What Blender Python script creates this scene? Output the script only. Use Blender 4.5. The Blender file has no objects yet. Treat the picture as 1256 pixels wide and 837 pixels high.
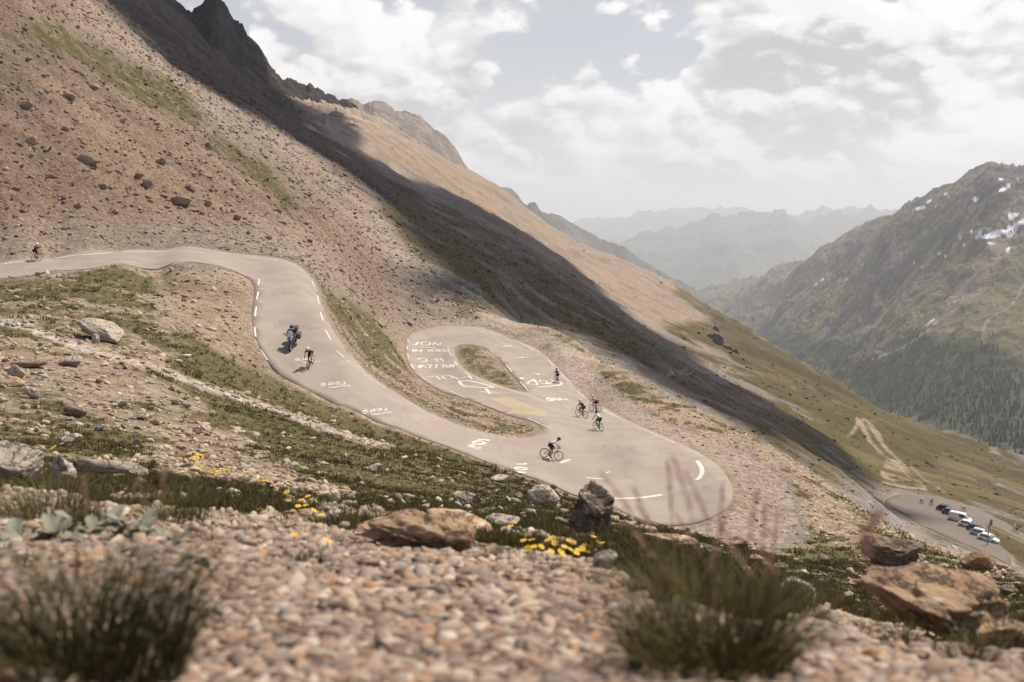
import bpy, bmesh, math, random
import numpy as np
from mathutils import Vector, Matrix, Quaternion
from mathutils import geometry as mgeo

rng = np.random.default_rng(7)
random.seed(7)
scene = bpy.context.scene
COL = scene.collection

# ------------------------------------------------------------------ camera
FPX, CX, CY = 1221.0, 628.0, 418.5          # 35 mm lens, photo pixel frame 1256x837
PITCH = math.radians(7.85)
cam_d = bpy.data.cameras.new("camera")
cam = bpy.data.objects.new("camera", cam_d)
COL.objects.link(cam)
cam.location = (0, 0, 0)
cam.rotation_euler = (math.radians(90) - PITCH, 0, 0)
cam_d.sensor_width = 36.0
cam_d.lens = 36.0 * FPX / 1256.0
cam_d.clip_start = 0.05
cam_d.clip_end = 120000.0
cam_d.dof.use_dof = True
cam_d.dof.focus_distance = 70.0
cam_d.dof.aperture_fstop = 2.0
cam_d.dof.aperture_blades = 9
scene.camera = cam

# ------------------------------------------------------------------ sun, sky, exposure
SUN_AZ, SUN_EL = math.radians(49.0), math.radians(57.0)
SUN = Vector((math.cos(SUN_EL) * math.sin(SUN_AZ), math.cos(SUN_EL) * math.cos(SUN_AZ), math.sin(SUN_EL)))
sun_d = bpy.data.lights.new("sun", 'SUN')
sun_d.energy = 5.0
sun_d.angle = math.radians(0.53)
sun_d.color = (1.0, 0.92, 0.80)
sun_o = bpy.data.objects.new("sun", sun_d)
COL.objects.link(sun_o)
sun_o.rotation_euler = SUN.to_track_quat('Z', 'Y').to_euler()
sun_o.location = SUN * 3000

scene.view_settings.view_transform = 'Standard'
scene.view_settings.look = 'None'
scene.view_settings.exposure = 0.06
scene.view_settings.gamma = 1.0
scene.view_settings.use_curve_mapping = False
scene.cycles.use_denoising = True
scene.cycles.max_bounces = 6
scene.cycles.diffuse_bounces = 3
scene.cycles.glossy_bounces = 2
scene.cycles.transmission_bounces = 4
scene.cycles.volume_bounces = 2
scene.cycles.transparent_max_bounces = 8
scene.cycles.sample_clamp_indirect = 6.0
scene.cycles.use_adaptive_sampling = True
scene.cycles.adaptive_threshold = 0.015

def pdir(px, py):
    """unit world direction through photo pixel"""
    u = (px - CX) / FPX; v = (CY - py) / FPX
    c, s = math.cos(PITCH), math.sin(PITCH)
    d = Vector((u, c + v * s, -s + v * c))
    return d.normalized()

world = bpy.data.worlds.new("World")
scene.world = world
world.use_nodes = True

class NT:
    """small node-tree builder"""
    def __init__(self, nt):
        self.nt = nt; self.n = nt.nodes; self.l = nt.links
    def new(self, t, **kw):
        nd = self.n.new(t)
        for k, v in kw.items(): setattr(nd, k, v)
        return nd
    def put(self, sock, v):
        if hasattr(v, 'is_output') or isinstance(v, bpy.types.NodeSocket): self.l.new(v, sock)
        else:
            if isinstance(v, (tuple, list, Vector)) and sock.type == 'RGBA' and len(v) == 3: v = (*v, 1)
            sock.default_value = v
    def math(self, op, a, b=0.0, c=None, clamp=False):
        nd = self.new('ShaderNodeMath', operation=op, use_clamp=clamp)
        self.put(nd.inputs[0], a); self.put(nd.inputs[1], b)
        if c is not None: self.put(nd.inputs[2], c)
        return nd.outputs[0]
    def vmath(self, op, a, b=None, scale=None):
        nd = self.new('ShaderNodeVectorMath', operation=op)
        self.put(nd.inputs[0], a)
        if b is not None: self.put(nd.inputs[1], b)
        if scale is not None: self.put(nd.inputs[3], scale)
        return nd.outputs['Value'] if op in ('DOT_PRODUCT', 'LENGTH', 'DISTANCE') else nd.outputs[0]
    def mixc(self, fac, a, b, mode='MIX'):
        nd = self.new('ShaderNodeMix', data_type='RGBA', blend_type=mode)
        self.put(nd.inputs[0], fac); self.put(nd.inputs[6], a); self.put(nd.inputs[7], b)
        return nd.outputs[2]
    def sstep(self, v, lo, hi, tlo=0.0, thi=1.0, kind='SMOOTHSTEP'):
        nd = self.new('ShaderNodeMapRange', interpolation_type=kind)
        self.put(nd.inputs[0], v)
        for i, q in enumerate((lo, hi, tlo, thi)): self.put(nd.inputs[i + 1], q)
        return nd.outputs[0]
    def noise(self, vec, scale, detail=6, rough=0.55, lac=2.0, dist=0.0, col=False):
        nd = self.new('ShaderNodeTexNoise')
        if vec is not None: self.put(nd.inputs['Vector'], vec)
        nd.inputs['Scale'].default_value = scale; nd.inputs['Detail'].default_value = detail
        nd.inputs['Roughness'].default_value = rough; nd.inputs['Lacunarity'].default_value = lac
        nd.inputs['Distortion'].default_value = dist
        return nd.outputs['Color' if col else 'Fac']
    def voro(self, vec, scale, feature='F1', out='Distance', rand=1.0):
        nd = self.new('ShaderNodeTexVoronoi', feature=feature)
        if vec is not None: self.put(nd.inputs['Vector'], vec)
        nd.inputs['Scale'].default_value = scale; nd.inputs['Randomness'].default_value = rand
        return nd.outputs[out]

def build_world():
    t = NT(world.node_tree); t.n.clear()
    out = t.new('ShaderNodeOutputWorld'); bg = t.new('ShaderNodeBackground')
    bg.inputs['Strength'].default_value = 0.1
    t.l.new(bg.outputs[0], out.inputs[0])
    sky = t.new('ShaderNodeTexSky', sky_type='NISHITA')
    sky.sun_disc = False; sky.sun_elevation = SUN_EL; sky.sun_rotation = SUN_AZ
    sky.altitude = 2500; sky.air_density = 1.0; sky.dust_density = 2.5; sky.ozone_density = 1.0
    tc = t.new('ShaderNodeTexCoord'); d = t.vmath('NORMALIZE', tc.outputs['Generated'])
    sep = t.new('ShaderNodeSeparateXYZ'); t.l.new(d, sep.inputs[0]); z = sep.outputs[2]
    P = t.vmath('MULTIPLY', d, (1.0, 1.0, 1.7))
    warp = t.noise(P, 7.0, 3, 0.5, col=True)
    Pw = t.vmath('ADD', P, t.vmath('SCALE', t.vmath('SUBTRACT', warp, (0.5, 0.5, 0.5)), scale=0.07))
    dw = t.vmath('ADD', d, t.vmath('SCALE', t.vmath('SUBTRACT', t.noise(d, 3.2, 4, 0.6, col=True), (0.5, 0.5, 0.5)), scale=0.30))
    def dens(Q, det=8):
        a = t.math('MULTIPLY_ADD', t.noise(Q, 4.4, det, 0.60), 1.5, -.25)
        b = t.voro(Q, 11.0)
        c = t.voro(t.vmath('ADD', Q, (3.1, 1.7, .4)), 29.0)
        v = t.math('ADD', a, t.math('MULTIPLY', t.math('SUBTRACT', 0.42, b), 0.34))
        return t.math('ADD', v, t.math('MULTIPLY', t.math('SUBTRACT', 0.42, c), 0.20))
    fwd = t.math('MULTIPLY', t.sstep(sep.outputs[1], .0, .7), t.sstep(z, .75, .30))
    bias = t.math('MULTIPLY_ADD', fwd, .20, -.07)
    def blob(px, py, rad, amp):
        nonlocal bias
        dist = t.vmath('DISTANCE', dw, tuple(pdir(px, py)))
        bias = t.math('ADD', bias, t.sstep(dist, rad * 0.25, rad, amp, 0.0))
    for b in ((450, 60, .16, .17), (560, 110, .12, .18), (600, 200, .16, .10), (900, 30, .17, .20), (1000, 140, .17, .20),
              (780, 190, .16, .20), (680, 175, .12, .16), (1200, 60, .14, .18), (1190, 140, .12, .12), (900, 220, .14, .10),
              (680, 55, .21, -.20), (770, 100, .15, -.15), (640, 100, .10, -.10), (850, 70, .08, -.08), (1118, 12, .035, -.30), (430, 10, .07, -.10), (450, 100, .035, -.22), (345, 5, .04, -.14), (620, 15, .03, -.1)):
        blob(*b)
    d0 = t.math('ADD', dens(Pw), bias)
    off = SUN * 0.055
    d1 = t.math('ADD', dens(t.vmath('ADD', Pw, tuple(off)), 5), bias)
    cover = t.sstep(d0, 0.50, 0.60)
    thick = t.sstep(d1, 0.56, 0.94)
    thick = t.math('POWER', thick, 0.9)
    d2 = t.math('ADD', dens(t.vmath('ADD', Pw, tuple(SUN * 0.018)), 6), bias)
    rim = t.sstep(t.math('SUBTRACT', d0, d2), -0.06, 0.10)
    base = t.mixc(thick, (9.6, 9.4, 9.2), (5.7, 5.55, 5.5))
    col = t.mixc(t.math('MULTIPLY', rim, 0.75), base, (10.8, 10.6, 10.4))
    low = t.sstep(z, -0.02, 0.16)
    col = t.mixc(t.math('MULTIPLY', t.math('SUBTRACT', 1.0, low), 0.45), col, (8.6, 8.45, 8.3))
    hz = t.mixc(t.math('MULTIPLY_ADD', fwd, .80, .05), sky.outputs[0], (6.3, 6.4, 6.55))
    hz = t.mixc(t.math('MULTIPLY', t.math('SUBTRACT', 1.0, low), 0.75), hz, (8.8, 8.65, 8.5))
    fin = t.mixc(t.math('MULTIPLY', cover, 0.95), hz, col)
    t.l.new(fin, bg.inputs[0])
build_world()

# ------------------------------------------------------------------ helpers
def tag(o, label=None, cat=None, group=None, kind=None):
    if label: o['label'] = label
    if cat: o['category'] = cat
    if group: o['group'] = group
    if kind: o['kind'] = kind
    return o

def arr_mesh(name, V, F, mat=None, smooth=False, parent=None, attrs=None, link=True):
    """V (n,3), F (m,k) with constant k, or a list of faces; ONE mesh object"""
    me = bpy.data.meshes.new(name)
    V = np.asarray(V, dtype=np.float32)
    if isinstance(F, np.ndarray):
        k = F.shape[1]
        me.vertices.add(len(V)); me.vertices.foreach_set('co', V.ravel())
        me.loops.add(F.size); me.loops.foreach_set('vertex_index', F.astype(np.int32).ravel())
        me.polygons.add(len(F))
        me.polygons.foreach_set('loop_start', np.arange(0, F.size, k, dtype=np.int32))
        try: me.polygons.foreach_set('loop_total', np.full(len(F), k, dtype=np.int32))
        except Exception: pass
        me.update(calc_edges=True)
    else:
        me.from_pydata([tuple(map(float, v)) for v in V], [], [tuple(int(i) for i in f) for f in F]); me.update()
    if smooth:
        me.polygons.foreach_set('use_smooth', np.ones(len(me.polygons), dtype=bool))
    for an, (dom, typ, data) in (attrs or {}).items():
        a = me.attributes.new(an, typ, dom)
        a.data.foreach_set('color' if 'COLOR' in typ else 'value', np.asarray(data, dtype=np.float32).ravel())
    if mat: me.materials.append(mat)
    o = bpy.data.objects.new(name, me)
    if link: COL.objects.link(o)
    if parent: o.parent = parent
    return o

def empty(name, loc=(0, 0, 0), rot=None):
    o = bpy.data.objects.new(name, None); o.empty_display_size = 0.3
    COL.objects.link(o); o.location = loc
    if rot is not None: o.rotation_mode = 'QUATERNION'; o.rotation_quaternion = rot
    return o

def copy_tree(o, parent=None):
    c = o.copy(); COL.objects.link(c)
    if parent: c.parent = parent
    for ch in list(o.children): copy_tree(ch, c)
    return c

# value-noise (vectorised)
def _h(ix, iy, iz, seed):
    with np.errstate(over='ignore'):
        n = (ix.astype(np.int64) * 374761393 + iy.astype(np.int64) * 668265263 + iz.astype(np.int64) * 2147483647 + seed * 1274126177) & 0xffffffff
        n = ((n ^ (n >> 13)) * 1274126177) & 0xffffffff
        n = n ^ (n >> 16)
    return (n & 0xffff).astype(np.float32) / 32767.5 - 1.0
def vnoise(x, y, seed=0):
    x = np.asarray(x, dtype=np.float64); y = np.asarray(y, dtype=np.float64)
    ix = np.floor(x); iy = np.floor(y); fx = (x - ix).astype(np.float32); fy = (y - iy).astype(np.float32)
    ix = ix.astype(np.int64); iy = iy.astype(np.int64); zz = np.zeros_like(ix)
    ux = fx * fx * fx * (fx * (fx * 6 - 15) + 10); uy = fy * fy * fy * (fy * (fy * 6 - 15) + 10)
    a = _h(ix, iy, zz, seed); b = _h(ix + 1, iy, zz, seed); c = _h(ix, iy + 1, zz, seed); d = _h(ix + 1, iy + 1, zz, seed)
    return a + (b - a) * ux + (c - a) * uy + (a - b - c + d) * ux * uy
def fbm(x, y, octs=5, gain=0.5, lac=2.03, seed=0, ridged=False):
    s = np.zeros(np.shape(x), dtype=np.float32); amp = 1.0; tot = 0
    ca, sa = math.cos(0.6), math.sin(0.6)
    for i in range(octs):
        n = vnoise(x, y, seed + i * 17)
        if ridged: n = 1 - 2 * np.abs(n)
        s += amp * n; tot += amp; amp *= gain
        x, y = (ca * x - sa * y) * lac + 3.7, (sa * x + ca * y) * lac + 1.3
    return s / tot
def sst(x, lo, hi):
    t = np.clip((x - lo) / (hi - lo), 0, 1); return t * t * (3 - 2 * t)

# photo pixel <-> (azimuth, elevation tangent)
_c, _s = math.cos(PITCH), math.sin(PITCH)
def px2te(px, py):
    u = (np.asarray(px, float) - CX) / FPX; v = (CY - np.asarray(py, float)) / FPX
    x = u; y = _c + v * _s; z = -_s + v * _c
    return np.arctan2(x, y), z / np.hypot(x, y)
def te2px(th, e):
    x = np.sin(th); y = np.cos(th)
    f = y * _c - e * _s; up = y * _s + e * _c
    f = np.maximum(f, 1e-3)
    return CX + FPX * x / f, CY - FPX * up / f

class TPS:
    AX = 4.0
    def __init__(self, pts, lam=2e-4):
        p = np.array(pts, float); th, e = px2te(p[:, 0], p[:, 1])
        self.X = np.stack([th * self.AX, np.log(p[:, 2])], 1); n = len(p)
        K = self.k(((self.X[:, None] - self.X[None]) ** 2).sum(-1)) + lam * np.eye(n)
        A = np.zeros((n + 3, n + 3)); A[:n, :n] = K
        A[:n, n] = 1; A[:n, n + 1:] = self.X; A[n, :n] = 1; A[n + 1:, :n] = self.X.T
        self.w = np.linalg.solve(A, np.concatenate([e, [0, 0, 0]]))
    @staticmethod
    def k(d2): return 0.5 * d2 * np.log(d2 + 1e-12)
    def __call__(self, th, lr):
        th = np.asarray(th, float); sh = th.shape; q = np.stack([th.ravel() * self.AX, np.asarray(lr, float).ravel()], 1)
        out = np.empty(len(q)); n = len(self.X)
        for i in range(0, len(q), 40000):
            b = q[i:i + 40000]
            d2 = ((b[:, None, :] - self.X[None]) ** 2).sum(-1)
            out[i:i + 40000] = self.k(d2) @ self.w[:n] + self.w[n] + b @ self.w[n + 1:]
        return out.reshape(sh)

class PolarField:
    """elevation-tangent field e(azimuth, ln r) tabulated once, cubic lookup"""
    def __init__(self, pts, th0, th1, nth, r0, r1, nr, lam=2e-4):
        f = TPS(pts, lam)
        self.t0, self.dt, self.nt = th0, (th1 - th0) / (nth - 1), nth
        self.l0 = math.log(r0); self.dl = (math.log(r1) - self.l0) / (nr - 1); self.nl = nr
        T, L = np.meshgrid(th0 + self.dt * np.arange(nth), self.l0 + self.dl * np.arange(nr), indexing='ij')
        self.G = f(T, L)
        self.G = np.minimum(self.G, 2.0)
    @staticmethod
    def _w(t):
        return (-0.5 * t + t * t - 0.5 * t ** 3, 1 - 2.5 * t * t + 1.5 * t ** 3, 0.5 * t + 2 * t * t - 1.5 * t ** 3, -0.5 * t * t + 0.5 * t ** 3)
    def e(self, th, lr):
        a = np.clip((th - self.t0) / self.dt, 1, self.nt - 2.001); b = np.clip((lr - self.l0) / self.dl, 1, self.nl - 2.001)
        i = a.astype(int); j = b.astype(int); wa = self._w(a - i); wb = self._w(b - j); s = 0
        for m in range(4):
            for n in range(4): s = s + wa[m] * wb[n] * self.G[i + m - 1, j + n - 1]
        return s
    def z(self, x, y):
        r = np.hypot(x, y); return self.e(np.arctan2(x, y), np.log(np.maximum(r, 1e-3))) * r
    def cast(self, px, py, rmin=1.0, rmax=None, n=2600):
        """first hit of photo rays with the field -> r (nan when it misses)"""
        th, e = px2te(np.atleast_1d(px), np.atleast_1d(py))
        rmax = rmax or math.exp(self.l0 + self.dl * (self.nl - 1))
        L = np.linspace(math.log(rmin), math.log(rmax), n)
        out = np.full(len(th), np.nan)
        for k in range(len(th)):
            ee = self.e(np.full(n, th[k]), L) - e[k]
            w = np.nonzero((ee[1:] >= 0) & (ee[:-1] < 0))[0]
            if len(w):
                j = w[0]; out[k] = math.exp(L[j] + (L[j + 1] - L[j]) * (-ee[j]) / (ee[j + 1] - ee[j]))
        return out
    def hit(self, px, py, rmin=1.0, rmax=None):
        r = self.cast(px, py, rmin, rmax); th, e = px2te(np.atleast_1d(px), np.atleast_1d(py))
        return np.stack([r * np.sin(th), r * np.cos(th), r * e], 1)

def inpoly(x, y, P):
    P = np.asarray(P); x = np.asarray(x); y = np.asarray(y); c = np.zeros(x.shape, bool)
    q = np.roll(P, -1, 0)
    for (x0, y0), (x1, y1) in zip(P, q):
        if y0 == y1: continue
        m = ((y0 > y) != (y1 > y)) & (x < (x1 - x0) * (y - y0) / (y1 - y0) + x0); c ^= m
    return c
def polydist(x, y, P, closed=True):
    P = np.asarray(P); d = np.full(np.shape(x), 1e18)
    q = np.roll(P, -1, 0)
    rngk = range(len(P)) if closed else range(len(P) - 1)
    for k in rngk:
        ax, ay = P[k]; bx, by = q[k]; dx, dy = bx - ax, by - ay; l2 = dx * dx + dy * dy + 1e-12
        t = np.clip(((x - ax) * dx + (y - ay) * dy) / l2, 0, 1)
        np.minimum(d, (x - ax - t * dx) ** 2 + (y - ay - t * dy) ** 2, out=d)
    return np.sqrt(d)
def smooth_line(P, closed=False, n=6):
    P = np.asarray(P, float); N = len(P); out = []
    for i in range(N if closed else N - 1):
        if closed: p = [P[(i + k) % N] for k in (-1, 0, 1, 2)]
        else: p = [P[max(i - 1, 0)], P[i], P[i + 1], P[min(i + 2, N - 1)]]
        for s in range(n):
            t = s / n
            out.append(0.5 * ((2 * p[1]) + (-p[0] + p[2]) * t + (2 * p[0] - 5 * p[1] + 4 * p[2] - p[3]) * t * t + (-p[0] + 3 * p[1] - 3 * p[2] + p[3]) * t ** 3))
    if not closed: out.append(P[-1])
    return np.array(out)

# paint-by-region: signed distance fields over the photo plane, read back per vertex
PXS = 2.0; PX0, PY0, PX1, PY1 = -500, -300, 1756, 1000
_gx, _gy = np.meshgrid(np.arange(PX0, PX1, PXS), np.arange(PY0, PY1, PXS))
def sdf(poly):
    d = polydist(_gx, _gy, poly); return np.where(inpoly(_gx, _gy, poly), d, -d).astype(np.float32)
def samp(S, px, py):
    a = np.clip((px - PX0) / PXS, 0, S.shape[1] - 1.01); b = np.clip((py - PY0) / PXS, 0, S.shape[0] - 1.01)
    i = a.astype(int); j = b.astype(int); u = a - i; v = b - j
    return S[j, i] * (1 - u) * (1 - v) + S[j, i + 1] * u * (1 - v) + S[j + 1, i] * (1 - u) * v + S[j + 1, i + 1] * u * v
# ------------------------------------------------------------------ the hillside: survey points (photo pixel, distance in metres)
HP = [
 # foreground ledge
 (-300,837,2.3),(0,837,2.2),(200,837,2.2),(400,837,2.1),(628,837,2.1),(860,837,2.2),(1000,837,2.3),(1256,837,2.9),(1600,837,3.6),
 (-300,720,4.2),(0,705,3.9),(200,690,4.1),(400,690,4.4),(600,695,4.8),(740,700,5.4),(860,705,6.2),(1000,770,4.6),(1130,800,4.6),(1256,790,5.5),(1600,760,8),
 (0,760,2.9),(400,760,2.9),(628,760,3.0),(860,770,3.3),
 # near slope
 (-300,620,8),(0,640,6),(0,600,10),(0,560,17),(0,500,30),(0,440,45),(0,400,58),(0,365,77),(-300,560,14),(-300,440,40),(-300,380,70),
 (200,640,7),(200,600,12),(200,560,21),(200,500,36),(200,440,54),(200,400,66),(200,345,88),
 (400,640,8),(400,600,17),(400,560,32),(400,520,52),
 (520,640,8.5),(600,640,14),(600,600,34),(600,575,56),(500,560,50),(500,600,24),
 (730,660,10.5),(730,635,19),(700,615,48),(860,690,11),(860,665,40),(800,655,40),(760,640,38),
 (960,720,13),(1000,700,20),(960,690,34),(1000,665,58),(1060,700,32),(1100,690,44),(1060,660,60),
 (1150,770,9.5),(1150,730,20),(1256,740,16),(1256,712,40),(1180,700,50),(1256,702,70),(1600,720,20),(1600,690,60),
 (900,760,5.0),(960,800,3.2),
 # upper road
 (-300,318,104),(-300,352,94),(-60,322,99),(-60,350,89),(0,322,99),(0,342,89),(67,315,101),(67,332,91),(137,309,102),(150,324,92),(200,307,103),(214,323,92),(278,309,104),(270,327,92),
 (328,315,102),(365,325,99),(381,339,96),(391,357,91),(398,384,82),(311,340,91),(308,387,77),
 (311,410,73),(405,404,78),(334,457,69),(427,435,74),(367,474,67.5),(444,454,73),(407,496,66),(474,477,72),
 (460,517,65),(501,492,72),(514,537,64),(537,511,71.5),(567,556,63),(577,527,70.5),(598,568,62.5),(621,538,70),(640,582,62),
 (671,531,73),(675,562,67),(700,605,60),(800,648,56.5),(860,652,56.5),(903,610,62.5),(885,575,68.5),(840,546,76),(760,590,64),(780,560,69),
 (760,514,88),(720,489,106),(700,500,96),(720,530,78),
 # loop
 (651,517,79),(621,509,86),(577,491,95),(544,482,101),(521,469,107),(502,450,114),(496,430,121),(497,414,128),(507,402,135),(541,397,140),
 (594,400,143),(634,419,137),(658,428,132),(681,448,121),(692,460,116),
 (556,428,127),(568,421,131),(595,427,128),(622,452,116),(650,484,99),(620,476,104),(581,461,110),(600,447,117),
 # strip between the arms
 (474,464,78),(500,480,78),(540,497,83),(577,512,78),(621,524,76),(445,440,80),(420,410,88),(440,400,105),(470,430,105),
 # apron and its crest
 (594,387,149),(660,403,147),(700,420,138),(770,458,116),(850,500,98),(930,540,86),(1010,590,79),(1075,640,70),(800,510,92),(900,560,75),(960,610,66),(930,660,57),
 # hidden hollow behind the crest
 (660,425,180),(770,485,150),(850,530,135),(930,575,120),(1010,625,110),(1075,665,100),
 # dark slope
 (594,375,170),(700,395,232),(770,440,200),(850,482,200),(930,524,190),(1010,574,188),(1060,604,195),(800,425,290),(900,490,265),(980,545,235),
 (600,340,215),(540,330,190),(500,360,150),(480,300,200),(450,330,150),(400,330,118),(420,370,105),(540,380,150),(470,390,118),
 (700,345,400),(780,400,400),(880,462,340),(980,520,300),(560,255,480),(640,300,430),(500,230,460),(540,280,330),
 # scree above the road
 (-300,250,112),(0,300,102),(0,200,113),(0,100,128),(0,40,140),(0,-40,160),(-300,100,135),(-300,-80,170),
 (60,0,180),(100,0,230),(127,0,270),(90,60,160),(100,197,118),(200,270,112),(250,295,108),(200,200,130),(200,120,170),(213,80,250),(300,133,250),(250,160,165),(330,250,140),(300,200,165),(400,280,150),(418,207,270),(350,180,245),(360,300,120),
 # behind the rib: dark rocks and grey talus
 (200,45,520),(290,110,480),(350,150,450),(430,200,420),(300,105,680),(380,150,660),(440,172,620),(500,225,560),(150,-30,480),(0,-130,420),(-300,-300,420),(260,60,790),(340,122,800),
 (425,137,880),(400,150,760),
 # tan ridge: crest and face
 (500,172,1050),(575,213,1120),(609,233,1135),(667,276,1150),(724,308,1170),(781,330,1180),(819,349,1170),(860,374,1130),(950,425,1030),(1020,468,940),(1090,512,880),(1170,541,820),(1256,572,760),(1600,690,640),
 (560,235,760),(650,290,720),(750,350,680),(850,412,600),(950,465,520),(1050,520,450),(1150,560,470),(1256,600,480),
 # green lower slopes and the lower road
 (1085,613,252),(1110,606,268),(1150,609,272),(1190,621,268),(1225,637,258),(1275,664,240),(1300,680,232),
 (1098,626,236),(1122,640,224),(1150,655,214),(1190,671,206),(1230,690,196),(1300,716,180),(1228,652,236),(1205,645,238),
 (1150,590,320),(1256,630,320),(1100,590,300),(1100,645,190),(1150,670,170),(1200,688,160),(1256,712,150),(1600,800,150),(1600,760,260),
 # far side of every crest falls away
 (130,20,330),
]
for px, py, r in ((425,137,880),(500,172,1050),(575,213,1120),(609,233,1135),(667,276,1150),(724,308,1170),(781,330,1180),(819,349,1170),(860,374,1130),(950,425,1030),(1090,512,880),(1256,572,760),(1600,690,640)):
    HP.append((px, py + 16, r * 1.3)); HP.append((px, py + 60, r * 1.75))
for px, py in ((-300,-260),(0,-110),(250,90),(340,160)): HP.append((px, py, 1500))

TH0, TH1 = math.radians(-40), math.radians(40)
hill = PolarField(HP, TH0 - .03, TH1 + .03, 620, 0.6, 1900, 760)

# ------------------------------------------------------------------ road outlines in world xy
def road_xy(P, r0=30, r1=400):
    h = hill.hit([p[0] for p in P], [p[1] for p in P], r0, r1)
    bad = np.isnan(h[:, 0])
    return h[:, :2][~bad]
UP_OUT = [(-120,326),(-60,325),(0,322),(37,319.5),(67,314.5),(137,308.5),(200,307),(278,309.5),(328,315),(365,325),(381,339),(391,357),(398,384),(410,410),(427,435),(444,454),(474,477),(501,492),(537,511),(577,527),(621,538),(655,537),(671,529),
 (651,517),(621,509),(577,491),(544,482),(521,469),(502,450),(496,430),(497,414),(507,404),(541,399),(594,402),(620,413),(640,420),(658,428),(672,439.5),(681.6,448.7),(692,460.5),(705,474),(720,489),(760,511),(800,531),(840,546),(870,562),(893,585),(902,607),(897,626),(880,640),(850,646),
 (820,645),(760,630),(700,606),(680,597),(640,582),(598,568),(567,556),(514,537),(460,517),(407,496),(367,474),(334,457),(321,437),(311,410),(308,387),(313,357),(309,341),(291,332),(267,327),(214,322.5),(150,324),(67,332),(0,342),(-60,352),(-120,358)]
ISLAND = [(556,425.5),(560.7,422),(568,421),(581,423),(595,427.5),(604,433),(611,439),(622,452.6),(635.5,468),(650,484),(637,481),(620,475.6),(600,470),(581,461),(568,452),(561.6,443),(557,432)]
LOW_OUT = [(1085,613),(1097,608),(1112,606),(1150,609),(1190,621),(1225,637),(1262,660),(1300,684),(1300,693),(1262,668),(1228,651.5),(1206,642),(1204,648),(1222,668),(1240,682),(1300,708),(1300,718),(1230,690),(1190,671),(1150,655),(1122,640),(1098,626),(1086,618)]
def outl(P):
    xy = road_xy(P); n = []
    for i in range(len(xy)):                      # split long edges so that the outline follows the ground
        a, b = xy[i], xy[(i + 1) % len(xy)]; k = max(1, int(np.hypot(*(b - a)) / 1.2))
        for j in range(k): n.append(a + (b - a) * j / k)
    n = np.array(n)
    for _ in range(3): n = 0.25 * np.roll(n, 1, 0) + 0.5 * n + 0.25 * np.roll(n, -1, 0)
    return n
RU, RI, RL = outl(UP_OUT), outl(ISLAND), outl(LOW_OUT)

def road_sd(x, y):
    """signed distance to the asphalt (positive inside)"""
    x = np.asarray(x, float); y = np.asarray(y, float); sd = np.full(x.shape, -50.0)
    for P, hole in ((RU, RI), (RL, None)):
        lo = P.min(0) - 12; hi = P.max(0) + 12
        m = (x > lo[0]) & (x < hi[0]) & (y > lo[1]) & (y < hi[1])
        if not m.any(): continue
        xs, ys = x[m], y[m]
        d = polydist(xs, ys, P); d = np.where(inpoly(xs, ys, P), d, -d)
        if hole is not None:
            dh = polydist(xs, ys, hole); dh = np.where(inpoly(xs, ys, hole), -dh, dh); d = np.minimum(d, dh)
        sd[m] = np.maximum(sd[m], d)
    return sd

# ------------------------------------------------------------------ painted regions (ground cover as it lies on the hill)
W = {}
W['grass_a'] = sdf([(20,25),(70,35),(130,62),(185,88),(225,110),(245,128),(250,152),(235,145),(205,132),(180,125),(140,105),(100,85),(60,60),(20,40)])
W['grass_b'] = sdf([(255,165),(280,172),(300,185),(330,208),(345,232),(370,258),(355,262),(335,245),(318,225),(300,208),(280,192),(262,180)])
W['lit_scree'] = sdf([(-500,-300),(100,-300),(127,0),(173,40),(213,80),(253,105),(300,133),(360,170),(418,207),(470,260),(520,330),(590,385),(560,400),(495,410),(480,470),(420,410),(385,335),(330,312),(200,305),(0,320),(-500,360)])
W['redscree'] = sdf([(-500,60),(0,90),(100,120),(180,150),(260,200),(330,250),(400,300),(360,310),(200,303),(0,316),(-500,340)])
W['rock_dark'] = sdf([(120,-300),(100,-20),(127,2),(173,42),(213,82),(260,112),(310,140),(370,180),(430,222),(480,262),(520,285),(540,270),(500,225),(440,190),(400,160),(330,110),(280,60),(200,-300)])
W['olive'] = sdf([(470,258),(540,243),(600,270),(700,330),(780,398),(880,458),(1000,525),(1085,600),(1060,606),(1010,588),(930,536),(850,498),(770,452),(700,415),(600,384),(560,372),(540,330),(500,300)])
W['tan'] = sdf([(380,110),(430,120),(500,165),(580,205),(660,250),(760,300),(830,345),(870,385),(880,430),(900,455),(860,448),(780,396),(700,330),(600,268),(545,243),(480,215),(420,175),(370,140)])
W['green_r'] = sdf([(840,350),(960,420),(1100,505),(1256,560),(1756,650),(1756,900),(1256,690),(1150,660),(1090,612),(1070,590),(1000,523),(880,457),(800,408),(840,400),(870,390),(830,360)])
W['dirt_fan'] = sdf([(1085,570),(1098,560),(1110,575),(1140,606),(1090,611),(1078,600)])
W['dirt_bank'] = sdf([(195,332),(265,329),(292,336),(308,350),(302,392),(312,428),(330,458),(300,450),(260,425),(225,395),(190,365)])
W['strip'] = sdf([(392,350),(402,382),(415,408),(432,432),(450,452),(480,475),(520,498),(577,524),(621,536),(660,535),(671,528),(651,519),(577,494),(521,472),(500,450),(493,425),(470,400),(430,370)])
W['apron'] = sdf([(520,396),(594,386),(660,404),(700,428),(745,472),(800,512),(860,536),(930,562),(965,592),(980,640),(955,672),(900,670),(850,652),(760,632),(900,600),(860,555),(800,533),(720,492),(690,462),(660,432),(594,404)])
W['crest_bank'] = sdf([(590,384),(660,400),(710,424),(770,458),(850,500),(930,540),(1010,590),(1090,640),(1160,672),(1256,706),(1256,716),(1100,680),(1000,665),(985,640),(970,592),(930,560),(860,534),(800,510),(745,470),(700,428),(660,404)])
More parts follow.
